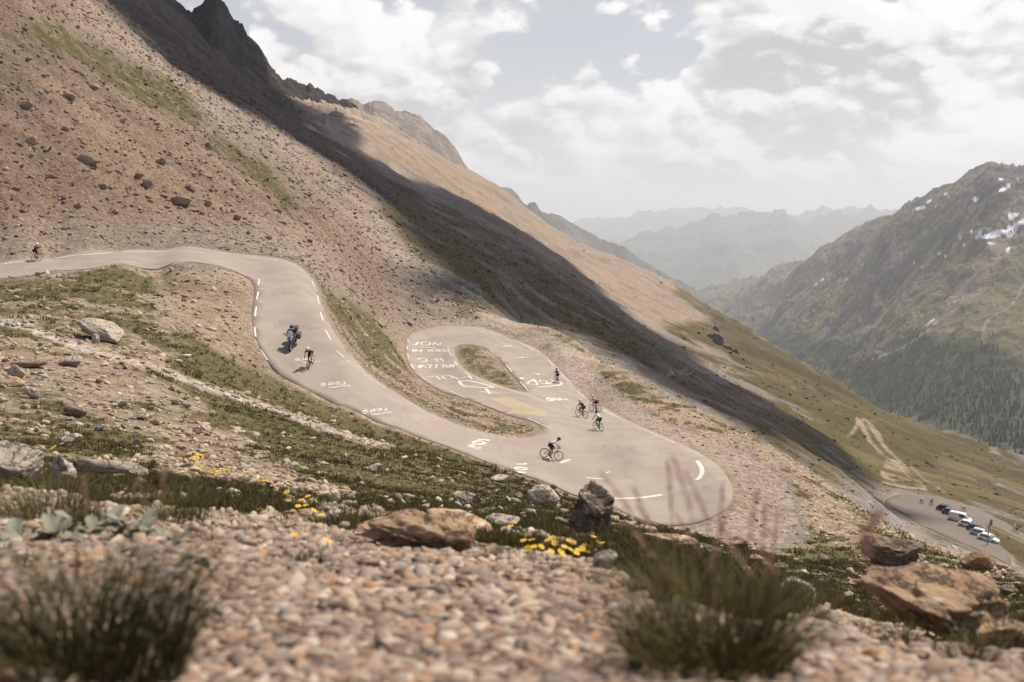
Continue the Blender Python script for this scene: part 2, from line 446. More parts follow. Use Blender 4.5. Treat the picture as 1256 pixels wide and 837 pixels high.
W['gravel_fg'] = sdf([(-500,690),(0,676),(120,655),(240,655),(330,640),(420,650),(520,655),(600,672),(720,690),(770,712),(800,760),(960,770),(1000,740),(1060,760),(1180,800),(1300,815),(1756,830),(1756,1000),(-500,1000)])
W['near'] = sdf([(-500,362),(0,346),(150,328),(260,332),(330,460),(400,494),(560,553),(700,605),(760,632),(850,655),(960,675),(1060,640),(1256,710),(1756,800),(1756,840),(1256,815),(1060,760),(960,770),(720,690),(600,672),(330,640),(240,655),(0,676),(-500,690)])
W['near_green'] = sdf([(330,460),(400,494),(560,553),(700,605),(720,640),(600,640),(520,630),(420,600),(330,560),(300,520),(200,470),(230,440),(300,440)])
W['near_stone'] = sdf([(-100,420),(60,420),(140,440),(240,480),(330,530),(400,560),(440,600),(420,625),(330,600),(260,570),(160,540),(60,470),(-100,470)])
W['right_green'] = sdf([(780,650),(870,668),(960,680),(1060,690),(1180,715),(1256,735),(1256,800),(1050,760),(960,765),(850,720),(760,690)])
PATH = smooth_line([(-60,384),(20,398),(70,415),(110,430),(150,442),(190,452),(240,470),(290,487),(340,505),(390,522),(440,540),(480,548)], False, 4)
PATHD = polydist(_gx, _gy, PATH, False).astype(np.float32)
TRACKS = [[(1040,530),(1075,520),(1085,517)],[(1060,525),(1085,545),(1110,565),(1140,590),(1165,608)],[(1050,522),(1075,545),(1098,562),(1108,575),(1128,590),(1140,605)],[(880,455),(925,468)],[(1200,546),(1220,560),(1256,575)],[(820,462),(900,455)],[(790,470),(870,450),(915,465)]]
TRD = np.minimum.reduce([polydist(_gx, _gy, smooth_line(t, False, 5), False) for t in TRACKS]).astype(np.float32)

def relief(x, y, r, sd):
    """surface roughness of the hill on top of the surveyed shape, metres"""
    off = 1 - sst(sd, -2.2, -0.1)
    a = 0.018 * np.minimum(r, 420) ** 0.62
    q = r > 140
    n = fbm(x * .33, y * .33, 4, .55, seed=3) * a * .55 + fbm(x * 1.7, y * 1.7, 3, .6, seed=9) * np.minimum(a, .16) * .5
    b = fbm(x * .010, y * .017, 5, .52, seed=21) * np.clip((r - 150) / 320, 0, 1) * 7.0
    g = fbm(x * .006, y * .045, 4, .5, seed=33, ridged=True) * np.clip((r - 260) / 500, 0, 1) * 5.0
    gl = fbm(x * .022, y * .20, 4, .55, seed=37, ridged=True) * sst(r, 98, 130) * (1 - sst(r, 260, 420)) * .75 + fbm(x * .09, y * .09, 4, .6, seed=39) * sst(r, 98, 130) * .35
    gl = gl + (fbm(x * .032, y * .05, 5, .6, seed=45, ridged=True) - .2) * sst(-x, 70, 140) * sst(r, 270, 360) * 6.5
    return (n * off + (b + g + gl) * off).astype(np.float32), off
def ground(x, y):
    """height of the finished ground"""
    x = np.atleast_1d(np.asarray(x, float)); y = np.atleast_1d(np.asarray(y, float))
    sd = road_sd(x, y); n, _ = relief(x, y, np.hypot(x, y), sd)
    return hill.z(x, y) + n - 0.16 * sst(sd, .15, .6)

def C(*a): return np.array(a, np.float32)
PAL = dict(scree=C(.205,.155,.115), red=C(.24,.175,.127), shaded_darkrock=C(.082,.062,.052), olive=C(.105,.084,.042), tan=C(.335,.272,.215), green=C(.098,.080,.036), grass=C(.10,.086,.035),  # the dark rock tone also holds some of the cloud's shade
           straw=C(.18,.14,.068), pale=C(.34,.275,.21), dirt=C(.34,.265,.195), apron=C(.35,.292,.24), gravel=C(.19,.14,.10), path=C(.42,.37,.33), grey=C(.25,.22,.195))
def lerp(a, b, t): return a + (b - a) * t[:, None]

def paint(x, y, px, py, r, sd):
    n1 = fbm(x * .8, y * .8, 4, .6, seed=41); n2 = fbm(x * .12, y * .12, 4, .55, seed=52); n3 = fbm(x * 3.1, y * 3.1, 3, .6, seed=63)
    nb = fbm(x * .02, y * .03, 4, .55, seed=71); st = fbm(x * .012, y * .16, 4, .55, seed=75)
    far = np.clip((r - 120) / 200, 0, 1)
    wob = (n1 * (1 - far) + nb * far)
    def reg(k, f=6, w=10): return sst(samp(W[k], px, py) + wob * w + n2 * w * .6, -f, f)
    N = len(x)
    c = np.tile(PAL['grey'], (N, 1)); grass = np.zeros(N, np.float32)
    ls = (r > 60)
    c = lerp(c, PAL['scree'], reg('lit_scree') * ls); c = lerp(c, PAL['red'], reg('redscree', 25, 30) * .9 * ls)
    c = lerp(c, C(.30, .245, .20), sst(samp(W['lit_scree'], px, py) + n2 * 14, 70, 10) * reg('lit_scree') * ls * (px < 560) * .8); c = lerp(c, PAL['shaded_darkrock'], reg('rock_dark', 6, 9)); c = lerp(c, PAL['olive'], reg('olive', 10, 14) * (r > 140) * sst(n2 + .6 * nb, -.75, .2))
    t = reg('tan', 9, 12) * (r > 300); c = lerp(c, PAL['tan'], t)
    c = lerp(c, C(.33, .225, .15), t * sst(st + .5 * nb, .0, .55) * .8); c = lerp(c, PAL['grey'], t * sst(-st + .4 * nb, .15, .6) * .75)
    g = reg('green_r', 8, 12) * (r > 140); g *= sst(nb + n2 * .5 + .38, -.25, .25); c = lerp(c, PAL['green'], g); c = lerp(c, PAL['straw'], g * sst(fbm(x * .015, y * .05, 4, .5, seed=77), .0, .5) * .6)
    gs = np.maximum(reg('grass_a', 5, 20), reg('grass_b', 4, 16)) * sst(n1 + .6 * n3 + .32, -.15, .25) * (r > 90); c = lerp(c, PAL['grass'] * .9, gs); grass = np.maximum(grass, gs)
    # near slope: patchy turf between stones
    nr = reg('near', 5, 6) * (r < 110)
    gp = .22 + .8 * reg('near_green', 18, 12) - .42 * reg('near_stone', 22, 16) + .55 * reg('right_green', 10, 8) - .9 * reg('gravel_fg', 5, 4)
    gm = sst(fbm(x * .22, y * .22, 5, .65, seed=83) + .75 * n1 + .3 * n3 + gp, -.10, .22) * nr
    c = lerp(c, PAL['pale'] * .92, nr)
    c = lerp(c, PAL['dirt'], nr * sst(n2 + n3 * .4, -.1, .3) * .6)
    c = lerp(c, PAL['grass'], gm * .92); c = lerp(c, PAL['straw'], gm * sst(n3 + .5 * n1, .05, .55) * .6); grass = np.maximum(grass, gm)
    for k, col, f, w in (('dirt_bank', 'dirt', 6, 4), ('crest_bank', 'dirt', 4, 5), ('strip', 'dirt', 4, 3)):
        m = reg(k, f, w) * (r > 55) * (r < 165); c = lerp(c, PAL[col], m)
        gg = m * sst(fbm(x * .3, y * .3, 4, .6, seed=91) + .5 * n1, -.10, .16) * {'dirt_bank': .3, 'crest_bank': 1.0, 'strip': .85}[k]
        grass = grass * (1 - m) + gg; c = lerp(c, PAL['grass'], gg)
    isl = inpoly(x, y, RI) if N < 50 else np.zeros(N, bool)
    lo = RI.min(0); hi = RI.max(0); mi = (x > lo[0]) & (x < hi[0]) & (y > lo[1]) & (y < hi[1])
    isl = np.zeros(N, np.float32); isl[mi] = inpoly(x[mi], y[mi], RI)
    c = lerp(c, PAL['dirt'] * .95, isl); gg = isl * sst(n1 + .4 * n2 + .12, -.1, .2); c = lerp(c, PAL['grass'], gg * .85); grass = np.maximum(grass * (1 - isl), gg)
    m = reg('apron', 3, 2) * (r > 50) * (r < 160); c = lerp(c, PAL['apron'], m); grass *= 1 - m
    m = sst(4.5 - samp(PATHD, px, py) + n1 * 3, -1.5, 2.5) * (r < 90) * (r > 14); c = lerp(c, PAL['path'], m); grass *= 1 - m
    m = sst(.9 - samp(TRD, px, py) + wob * 1.5, -.6, .9) * (r > 160); c = lerp(c, PAL['tan'] * 1.1, m * .7)
    m = reg('dirt_fan', 3, 8) * (r > 170) * sst(n2 + nb, .0, .35); c = lerp(c, PAL['dirt'], m * .75)
    m = reg('gravel_fg', 5, 4) * (r < 12); c = lerp(c, PAL['gravel'], m); grass *= 1 - m
    m = sst(sd, -1.1, -.2) * (sd < 2); c = lerp(c, PAL['dirt'] * .95, m * .8); grass *= 1 - m
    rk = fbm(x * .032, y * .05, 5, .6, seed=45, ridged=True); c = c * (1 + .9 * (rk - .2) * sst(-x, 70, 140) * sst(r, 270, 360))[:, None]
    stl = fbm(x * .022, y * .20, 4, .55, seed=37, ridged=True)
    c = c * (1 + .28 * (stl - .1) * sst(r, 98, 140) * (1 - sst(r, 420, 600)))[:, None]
    var = 1 + .16 * n2 + .14 * n1 + .10 * n3 + .12 * nb * far
    return np.clip(c * var[:, None], .01, .9), grass

def hill_mesh():
    th = np.linspace(TH0, TH1, 1420)
    lr = np.concatenate([np.arange(math.log(.8), math.log(20), .012), np.arange(math.log(20), math.log(160), .0042), np.arange(math.log(160), math.log(1750), .0056)])
    T, L = np.meshgrid(th, lr, indexing='ij'); T = T.ravel(); L = L.ravel()
    r = np.exp(L); x = r * np.sin(T); y = r * np.cos(T); e = hill.e(T, L)
    px, py = te2px(T, e); sd = road_sd(x, y); n, _ = relief(x, y, r, sd)
    z = e * r + n - .16 * sst(sd, .15, .6)
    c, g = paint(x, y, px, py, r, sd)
    nt, nl = len(th), len(lr); i = np.arange(nt - 1)[:, None] * nl + np.arange(nl - 1)[None]; i = i.ravel()
    F = np.stack([i, i + nl, i + nl + 1, i + 1], 1)[:, ::-1]
    col = np.concatenate([c, g[:, None]], 1)
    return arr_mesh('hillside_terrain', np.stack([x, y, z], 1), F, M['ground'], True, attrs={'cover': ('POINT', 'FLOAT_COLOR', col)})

# ------------------------------------------------------------------ materials
M = {}
def mat(name, col=(.5, .5, .5), rough=.8, spec=.3, metal=0.0):
    m = bpy.data.materials.new(name); m.use_nodes = True
    b = m.node_tree.nodes['Principled BSDF']; b.inputs['Base Color'].default_value = (*col, 1)
    b.inputs['Roughness'].default_value = rough; b.inputs['Metallic'].default_value = metal
    if 'Specular IOR Level' in b.inputs: b.inputs['Specular IOR Level'].default_value = spec
    M[name] = m
    return m, NT(m.node_tree), b
def geo_pos(t): return t.new('ShaderNodeNewGeometry').outputs['Position']
def bump(t, b, h, strength, dist):
    nd = t.new('ShaderNodeBump'); nd.inputs['Strength'].default_value = strength; nd.inputs['Distance'].default_value = dist
    t.put(nd.inputs['Height'], h); t.l.new(nd.outputs[0], b.inputs['Normal'])

def make_ground_mat():
    m, t, b = mat('ground', rough=.95, spec=.15)
    at = t.new('ShaderNodeAttribute', attribute_name='cover'); P = geo_pos(t)
    c = at.outputs['Color']; g = at.outputs['Alpha']
    # stones of three sizes, each with its own tint
    cells = []
    h = 0.0
    for sc, amt in ((3.0, .24), (12.0, .24)):
        v = t.new('ShaderNodeTexVoronoi', feature='F1'); v.inputs['Scale'].default_value = sc
        t.l.new(t.vmath('ADD', P, t.vmath('SCALE', t.noise(P, sc * 1.5, 2, col=True), scale=.45 / sc)), v.inputs['Vector'])
        sx = t.new('ShaderNodeSeparateColor'); t.l.new(v.outputs['Color'], sx.inputs[0])
        k = t.math('MULTIPLY_ADD', t.math('SUBTRACT', sx.outputs[0], .5), amt * 2.0, 1.0)
        gap = t.sstep(v.outputs['Distance'], .35 , .75, 1.0, .74)
        k = t.math('MULTIPLY', k, gap)
        cells.append(k); h = t.math('MULTIPLY_ADD', t.math('SUBTRACT', 1.0, v.outputs['Distance']), .5 / sc, h)
    stone = t.math('MULTIPLY', cells[0], cells[1])
    stone = t.math('MULTIPLY_ADD', t.math('SUBTRACT', stone, 1.0), 1.0, 1.12)
    tint = t.noise(P, 2.1, 3, .6, col=True)
    warm = t.mixc(t.sstep(tint, .42, .62), c, t.mixc(1.0, c, (1.06, .95, .84), 'MULTIPLY'))
    gn = t.noise(P, 9.0, 4, .65)
    gcol = t.mixc(1.0, c, t.mixc(gn, (.72, .76, .62), (1.25, 1.2, 1.15)), 'MULTIPLY')
    base = t.mixc(1.0, warm, stone, 'MULTIPLY')
    base = t.mixc(g, base, gcol)
    big = t.noise(P, .05, 5, .6)
    base = t.mixc(1.0, base, t.math('MULTIPLY_ADD', big, .5, .75), 'MULTIPLY')
    t.l.new(base, b.inputs['Base Color'])
    hh = t.math('ADD', h, t.math('MULTIPLY', t.noise(P, 5.0, 6, .7), .12))
    bump(t, b, hh, .75, .55)
make_ground_mat()

def make_rock_mat(name, c1, c2, c3, sc=1.0, attr=False, bumpd=.08):
    m, t, b = mat(name, rough=.9, spec=.2)
    tc = t.new('ShaderNodeTexCoord').outputs['Object']; oi = t.new('ShaderNodeObjectInfo')
    P = t.vmath('ADD', tc, t.vmath('SCALE', oi.outputs['Random'], scale=17.0)) if False else tc
    lay = t.vmath('MULTIPLY', P, (.9, .9, 2.4))
    n = t.noise(lay, 2.2 * sc, 7, .62, dist=.6); n2 = t.noise(P, 6 * sc, 6, .65); n3 = t.noise(P, 1.1 * sc, 3)
    c = t.mixc(t.sstep(n, .36, .64), c1, c2); c = t.mixc(t.sstep(n2, .52, .72), c, c3)
    c = t.mixc(t.sstep(n3, .55, .75), c, t.mixc(1.0, c, (.8, .84, .86), 'MULTIPLY'))
    # thin dark cracks along the bedding
    cr = t.sstep(t.math('ABSOLUTE', t.math('SUBTRACT', t.noise(lay, 1.7 * sc, 5, .6, dist=.4), .5)), 0.0, .028)
    c = t.mixc(t.math('MULTIPLY', t.math('SUBTRACT', 1.0, cr), .75), c, (.06, .045, .035))
    rv = t.math('MULTIPLY_ADD', oi.outputs['Random'], .4, .8)
    c = t.mixc(1.0, c, rv, 'MULTIPLY')
    t.l.new(c, b.inputs['Base Color'])
    bump(t, b, t.math('ADD', t.math('ADD', n, t.math('MULTIPLY', n2, .6)), t.math('MULTIPLY', cr, .15)), .8, bumpd)
make_rock_mat('rock_pale', (.52, .43, .34), (.40, .32, .25), (.62, .55, .46), 1.2)
make_rock_mat('rock_orange', (.50, .33, .20), (.36, .22, .13), (.62, .50, .38), 1.4)
make_rock_mat('rock_dark', (.26, .20, .15), (.10, .078, .06), (.55, .47, .38), 2.2)
make_rock_mat('rock_brown', (.34, .25, .18), (.24, .17, .12), (.46, .37, .29), 1.0)

def island_mat(name, stops, rough=.9, dark=.6):
    """loose stones: every stone its own tint"""
    m, t, b = mat(name, rough=rough, spec=.2)
    ge = t.new('ShaderNodeNewGeometry'); rp = t.new('ShaderNodeValToRGB'); t.l.new(ge.outputs['Random Per Island'], rp.inputs[0])
    cr = rp.color_ramp; cr.interpolation = 'LINEAR'
    while len(cr.elements) < len(stops): cr.elements.new(.5)
    for i, c in enumerate(stops): cr.elements[i].position = i / (len(stops) - 1); cr.elements[i].color = (*c, 1)
    n = t.noise(ge.outputs['Position'], 25.0, 4, .6)
    c = t.mixc(1.0, rp.outputs[0], t.math('MULTIPLY_ADD', n, .6, .7), 'MULTIPLY')
    t.l.new(c, b.inputs['Base Color'])
island_mat('gravel_stone', [(0.153,0.105,0.076),(0.201,0.145,0.109),(0.288,0.214,0.165),(0.422,0.297,0.213),(0.240,0.192,0.165),(0.384,0.218,0.121),(0.354,0.253,0.193),(0.163,0.122,0.101),(0.479,0.367,0.278),(0.326,0.210,0.137),(0.306,0.253,0.213),(0.537,0.436,0.347),(0.259,0.175,0.125)])
island_mat('scree_stone', [(.40,.32,.25),(.52,.41,.31),(.30,.24,.19),(.44,.30,.20),(.58,.48,.38),(.25,.19,.15),(.48,.38,.30)])
island_mat('pale_stone', [(0.360,0.274,0.193),(0.500,0.391,0.279),(0.290,0.219,0.156),(0.400,0.288,0.184),(0.580,0.484,0.369),(0.240,0.181,0.131)])
island_mat('grass_blade', [(0.070,0.067,0.020),(0.117,0.103,0.034),(0.092,0.081,0.026),(0.178,0.137,0.055),(0.079,0.076,0.023),(0.234,0.178,0.078)])
island_mat('dry_blade', [(0.099,0.089,0.031),(0.150,0.121,0.048),(0.075,0.072,0.025),(0.225,0.169,0.074),(0.086,0.079,0.026)])
island_mat('dark_blade', [(0.039,0.043,0.013),(0.066,0.062,0.022),(0.051,0.052,0.016),(0.117,0.091,0.041),(0.043,0.046,0.013)])
for k in ('grass_blade', 'dry_blade', 'dark_blade'): pass
# ------------------------------------------------------------------ asphalt sheets
def make_asphalt(name='asphalt', k=1.0):
    m, t, b = mat(name, rough=.88, spec=.25)
    P = geo_pos(t)
    n = t.noise(P, .35, 5, .6); f = t.noise(P, 14.0, 4, .7); s = t.noise(P, 60.0, 2, .6)
    c = t.mixc(t.sstep(n, .35, .65), (.315, .266, .226), (.375, .318, .270))
    c = t.mixc(t.sstep(f, .5, .75), c, (.41, .35, .30)); c = t.mixc(t.sstep(s, .55, .7), c, (.30, .255, .22))
    st = t.noise(P, .16, 4, .6, dist=1.5); c = t.mixc(t.sstep(st, .56, .72), c, (.395, .34, .29))
    v = t.voro(t.vmath('ADD', P, t.vmath('SCALE', t.noise(P, .6, 4, col=True), scale=2.2)), .14, 'DISTANCE_TO_EDGE')
    c = t.mixc(t.math('MULTIPLY', t.sstep(v, 0.0, .006, 1.0, 0.0), .5), c, (.16, .14, .125))
    c = t.mixc(1.0, c, (k, k * .97, k * .95), 'MULTIPLY')
    t.l.new(c, b.inputs['Base Color']); bump(t, b, t.noise(P, 40.0, 4, .7), .3, .02)
make_asphalt(); make_asphalt('asphalt_dark', .52)  # the second is the same asphalt in an evenly darker tone
mat('paint_white', (.66, .61, .55), .7); mat('paint_yellow', (.60, .44, .16), .75)
def worn(name, a, cov):
    m, t, b = mat(name, a, .75); P = geo_pos(t)
    n = t.noise(P, 9.0, 5, .7)
    t.l.new(t.mixc(t.sstep(n, cov, cov + .14), a, (.35, .297, .252)), b.inputs['Base Color'])
worn('paint_worn', (.66, .61, .55), .66); worn('paint_yellow', (.47, .37, .20), .45); worn('paint_faint', (.58, .53, .47), .50)

def sheet(name, outline, hole, step, m, lift):
    lo, hi = outline.min(0), outline.max(0)
    gx, gy = np.meshgrid(np.arange(lo[0], hi[0], step), np.arange(lo[1], hi[1], step)); gx = gx.ravel(); gy = gy.ravel()
    ins = inpoly(gx, gy, outline) & (polydist(gx, gy, outline) > step * .5)
    if hole is not None: ins &= ~inpoly(gx, gy, hole) & (polydist(gx, gy, hole) > step * .5)
    pts = [outline] + ([hole] if hole is not None else []) + [np.stack([gx[ins], gy[ins]], 1)]
    V = np.concatenate(pts); edges = [(i, (i + 1) % len(outline)) for i in range(len(outline))]
    if hole is not None: b = len(outline); edges += [(b + i, b + (i + 1) % len(hole)) for i in range(len(hole))]
    vv, ee, ff, ov, oe, of = mgeo.delaunay_2d_cdt([Vector(p) for p in V], edges, [], 0, 1e-5)
    vv = np.array([(v.x, v.y) for v in vv]); F = np.array([f for f in ff if len(f) == 3]); ctr = vv[F].mean(1)
    ok = inpoly(ctr[:, 0], ctr[:, 1], outline)
    if hole is not None: ok &= ~inpoly(ctr[:, 0], ctr[:, 1], hole)
    F = F[ok]; z = hill.z(vv[:, 0], vv[:, 1]) + lift; n = len(vv)
    a, b_, c_ = vv[F[:, 0]], vv[F[:, 1]], vv[F[:, 2]]
    cr = (b_[:, 0] - a[:, 0]) * (c_[:, 1] - a[:, 1]) - (b_[:, 1] - a[:, 1]) * (c_[:, 0] - a[:, 0]); F[cr < 0] = F[cr < 0][:, ::-1]
    V3 = np.column_stack([vv, z]); fl = [tuple(f) for f in F]
    cnt = {}
    for f in fl:
        for k in range(3):
            e = (f[k], f[(k + 1) % 3]); cnt[e] = 1
    ext = [e for e in cnt if (e[1], e[0]) not in cnt]; low = {}; extra = []
    for e in ext:
        for q in e:
            if q not in low: low[q] = n + len(extra); extra.append((vv[q][0], vv[q][1], z[q] - .45))
    fl += [(e[1], e[0], low[e[0]], low[e[1]]) for e in ext]
    o = arr_mesh(name, np.concatenate([V3, np.array(extra)]), fl, m)
    for p in o.data.polygons: p.use_smooth = len(p.vertices) == 3
    return tag(o, kind='structure')
LIFT = .035
road = sheet('mountain_road', RU, RI, .8, M['asphalt'], LIFT)
low_road = sheet('valley_road', RL, None, 2.0, M['asphalt_dark'], LIFT)
from mathutils.bvhtree import BVHTree
_bv = BVHTree.FromPolygons([v.co[:] for v in road.data.vertices], [p.vertices[:] for p in road.data.polygons])
def road_z(x, y):
    z = hill.z(x, y) + LIFT
    for i in range(len(z)):
        h = _bv.ray_cast(Vector((x[i], y[i], z[i] + 1.5)), Vector((0, 0, -1)), 3.0)
        if h[0] is not None: z[i] = h[0].z
    return z
hillside = tag(hill_mesh(), kind='structure')

def on_road(P, r0=45, r1=300): return hill.hit([p[0] for p in P], [p[1] for p in P], r0, r1)
def ribbon(pts, w):
    """painted stroke on the asphalt: (V, F)"""
    xy = pts[:, :2]; n = [xy[0]]
    for a, b in zip(xy[:-1], xy[1:]):
        k = max(1, int(np.hypot(*(b - a)) / .35))
        n += [a + (b - a) * (j + 1) / k for j in range(k)]
    n = np.array(n); t = np.gradient(n, axis=0); t /= np.linalg.norm(t, axis=1, keepdims=True) + 1e-9
    nn = np.stack([-t[:, 1], t[:, 0]], 1); rows = [n + nn * w * s for s in (-.5, -.17, .17, .5)]
    V = np.concatenate(rows); m = len(n); F = []
    for k in range(3):
        for i in range(m - 1): F.append((k * m + i + 1, k * m + i, (k + 1) * m + i, (k + 1) * m + i + 1)[::-1])
    return np.column_stack([V, road_z(V[:, 0], V[:, 1])]), F
_lay = [0]
def paint_mark(name, strokes, w, m, parent=None, lift=None):
    Vs, Fs, b = [], [], 0
    for si, s in enumerate(strokes):
        h = on_road(s); h = h[~np.isnan(h[:, 0])]
        if len(h) < 2: continue
        V, F = ribbon(h, w); V[:, 2] += .016 + .003 * (si % 6)
        Vs.append(V); Fs += [tuple(i + b for i in f) for f in F]; b += len(V)
    if Vs: return arr_mesh(name, np.concatenate(Vs), Fs, m, parent=parent or road)

DASH = [((318,343),(317,351)),((317,358.5),(315,368)),((314.5,377),(312.8,389)),((312.5,402),(313.5,414)),((320,430),(328,443)),
 ((366,330),(377,337)),((382.5,345),(387,353.5)),((389,362.5),(391.5,373)),((393,382.5),(396.5,394)),((399,405),(406,418)),((413,431),(429,445)),((447,461),(473,477)),((502,495),(535,510.5)),((581,528.5),(621,538.5)),
 ((647,514),(676,526)),((590,495.5),(618,505)),((552,480),(571,489)),((515,461),(530,471)),((503,448),(508,454)),((500,435),(501,441)),((499.5,425.5),(500,430)),((500,416),(501,420)),
 ((549.5,425),(550,428)),((551.5,433),(554.5,438)),((556.5,444),(561,449)),((569.5,456.5),(579,464)),((601,430.5),(612,438.5)),((621,448),(628,457)),((638,469),(648,480)),
 ((671,440.5),(679,449)),((688,460),(698,469)),((708,480.5),(720,490)),((738,503.5),(760,514)),((790,528.5),(828,545)),((610,418.5),(625,425)),((637,420.5),(655,430))]
for a, b in DASH: paint_mark('edge_line', [[a, ((a[0] + b[0]) / 2, (a[1] + b[1]) / 2), b]], .12, M['paint_white'])
for P in ([(66,317),(110,313),(137,311)],[(150,310.5),(200,309.5),(250,311)],[(300,315.5),(340,320)],[(5,325),(35,322)],[(8,339),(55,332)],[(62,331),(100,327.5)],[(120,326),(168,322.5)],[(262,331),(300,341)]):
    paint_mark('edge_line', [P], .18, M['paint_worn'])
paint_mark('edge_line', [smooth_line([(855,566),(860,574),(861,581),(857,588),(853,590)], False, 4)], .32, M['paint_white'])
paint_mark('edge_line', [[(753,612.5),(780,612),(812,608)]], .22, M['paint_white'])
paint_mark('edge_line', [[(719,587),(730,588),(741,588.5)]], .22, M['paint_worn'])
paint_mark('edge_line', [[(687,569),(693,567),(699,564.5)]], .18, M['paint_worn'])
paint_mark('edge_line', [[(743,581.5),(748,579.5)]], .18, M['paint_worn'])
paint_mark('edge_line', [smooth_line([(600,470),(620,477),(637,482.5),(650,486),(671,494)], False, 3)], .16, M['paint_worn'])
# hand-painted words, traced letter by letter
def tr(strokes, ox, oy, k): return [[(ox + x / k, oy + y / k) for x, y in s] for s in strokes]
Q = 10.467
def arc(cx, cy, rx, ry, a0, a1, n=10): return [(cx + rx * math.cos(math.radians(a0 + (a1 - a0) * i / n)), cy + ry * math.sin(math.radians(a0 + (a1 - a0) * i / n))) for i in range(n + 1)]
w1 = [[(240,262),(225,290),(190,300)], arc(335,285,62,22,0,360,14), [(430,305),(445,268),(500,303),(535,275)]]
w2 = [[(170,388),(180,362)], [(205,390),(215,362),(275,390),(285,360)], [(375,388),(385,360)], arc(450,374,42,16,0,360,12), arc(540,374,34,15,0,360,12), arc(605,376,30,14,-140,140,10)]
w3 = [arc(290,497,62,24,-150,110,12), arc(500,482,42,14,0,360,12), arc(515,505,46,14,0,360,12)]
w4 = [[(150,550),(185,610)], [(185,560),(240,600),(260,560)], [(270,600),(290,558),(345,596)], [(330,560),(385,555)], [(390,598),(400,556)], [(430,556),(500,552)], [(470,597),(478,556)], [(520,556),(585,553)], [(560,597),(568,556)], [(610,597),(600,556)], [(640,597),(650,553),(690,590),(700,550)], [(705,515),(745,568)]]
w5 = [[(345,708),(470,700),(525,748)], [(545,712),(590,742),(660,735),(690,715),(640,695),(560,698),(545,712)], [(660,700),(760,742),(780,735)], [(760,742),(880,700),(935,740)]]
w6 = [[(800,820),(790,780),(900,778),(1080,822),(1020,850),(840,845),(800,820)], [(1010,870),(1100,860),(1190,880)], [(1090,845),(1140,905)]]
rule = [[(265,325),(460,332)]]
for w in (w1, rule, w2, w3, w4, w5): paint_mark('lettering', tr(w, 490, 395, Q), .21, M['paint_worn'])
paint_mark('lettering', [[(566,472.5),(563,468),(572,467.5),(596,472.5),(606,476),(590,476.5),(570,474.5),(566,472.5)], [(588,481.5),(608,482),(611,482)], [(596,477.5),(601,484)]], .34, M['paint_white'])
K = 7.61
al = [arc(305,492,14,7,0,360,8), [(355,535),(420,500),(450,545),(440,555),(370,545),(355,535)], [(395,520),(440,525)], [(470,545),(540,545),(535,520),(480,510),(470,525)], [(545,550),(600,520),(570,505)], [(590,525),(640,530)], [(680,545),(640,558),(450,575)], [(680,545),(665,525)]]
paint_mark('lettering', tr(al, 600, 400, K), .26, M['paint_white'])
for wl, ox, oy in (([[(130,195),(215,186)]],0,0), ([[(255,298),(290,296)],[(300,302),(310,292),(325,302)],[(335,300),(370,298)]],0,0), ([[(400,452),(440,450)],[(450,458),(460,446),(475,458)],[(490,455),(530,456)]],0,0)):
    paint_mark('lettering', tr(wl, 600, 400, K), .24, M['paint_worn'])
ba = [[(535,690),(560,675),(590,680),(575,695),(600,698),(545,705)], [(600,700),(620,680),(645,700)], [(650,700),(655,682),(680,685),(660,695),(690,700)], [(700,695),(730,690)]]
paint_mark('lettering', tr(ba, 600, 400, K), .26, M['paint_worn'])
mo = [[(105,222),(230,255)], [(130,222),(165,205),(155,225),(240,240)], arc(215,190,55,16,0,360,12), [(200,160),(315,160),(290,175)]]
paint_mark('lettering', tr(mo, 560, 520, 7.85), .24, M['paint_white'])
mo2 = [[(580,395),(660,398),(670,388)], arc(620,440,55,12,0,360,12), [(580,468),(665,475)], [(590,480),(660,483)]]
paint_mark('lettering', tr(mo2, 560, 520, 7.85), .22, M['paint_white'])
def scrawl(x0, y0, x1, y1, n, h):
    s = []
    for i in range(n):
        a = i / n; b = (i + .75) / n; xa, xb = x0 + (x1 - x0) * a, x0 + (x1 - x0) * b; ya = y0 + (y1 - y0) * a
        s.append([[(xa, ya + h), (xa + (xb - xa) * .4, ya - h), (xb, ya + h * .8)], [(xa, ya - h), (xb, ya - h * .6), (xa + .4, ya + h)], [(xa, ya - h), (xa + .3, ya + h), (xb, ya + h)], [(xb, ya - h), (xa, ya), (xb, ya + h), (xa, ya + h)]][(i * 7 + 3) % 4])
    return s
for q in ((362,442,388,441,6,1.7), (393.5,473,425,470.5,7,2.0), (445,506,476,503,7,2.0)):
    paint_mark('lettering', scrawl(*q) + [[(q[0] + 10, q[1] + 4), (q[2] + 5, q[3] + 3.5)]], .15, M['paint_faint'])
# worn yellow diagonal patches where the arms meet
def patch(name, P, m):
    h = on_road(P); V = h[:, :2]; c = []
    n = 24
    for i in range(n + 1):
        for j in range(n + 1):
            u, v = i / n, j / n; c.append((1 - u) * (1 - v) * V[0] + u * (1 - v) * V[1] + u * v * V[2] + (1 - u) * v * V[3])
    c = np.array(c); F = []
    for i in range(n):
        for j in range(n): a = i * (n + 1) + j; F.append((a, a + n + 1, a + n + 2, a + 1))
    z = road_z(c[:, 0], c[:, 1]) + .010
    o = arr_mesh(name, np.column_stack([c, z]), F, m, parent=road)
patch('yellow_paint_patch', [(600,489.5),(622,487.5),(672,505),(640,506)], M['paint_yellow'])
patch('yellow_paint_patch', [(640,499),(672,504),(668,512),(622,507)], M['paint_yellow'])
patch('yellow_paint_patch', [(688,497),(699,500),(702,504.5),(699,503.5)], M['paint_yellow'])

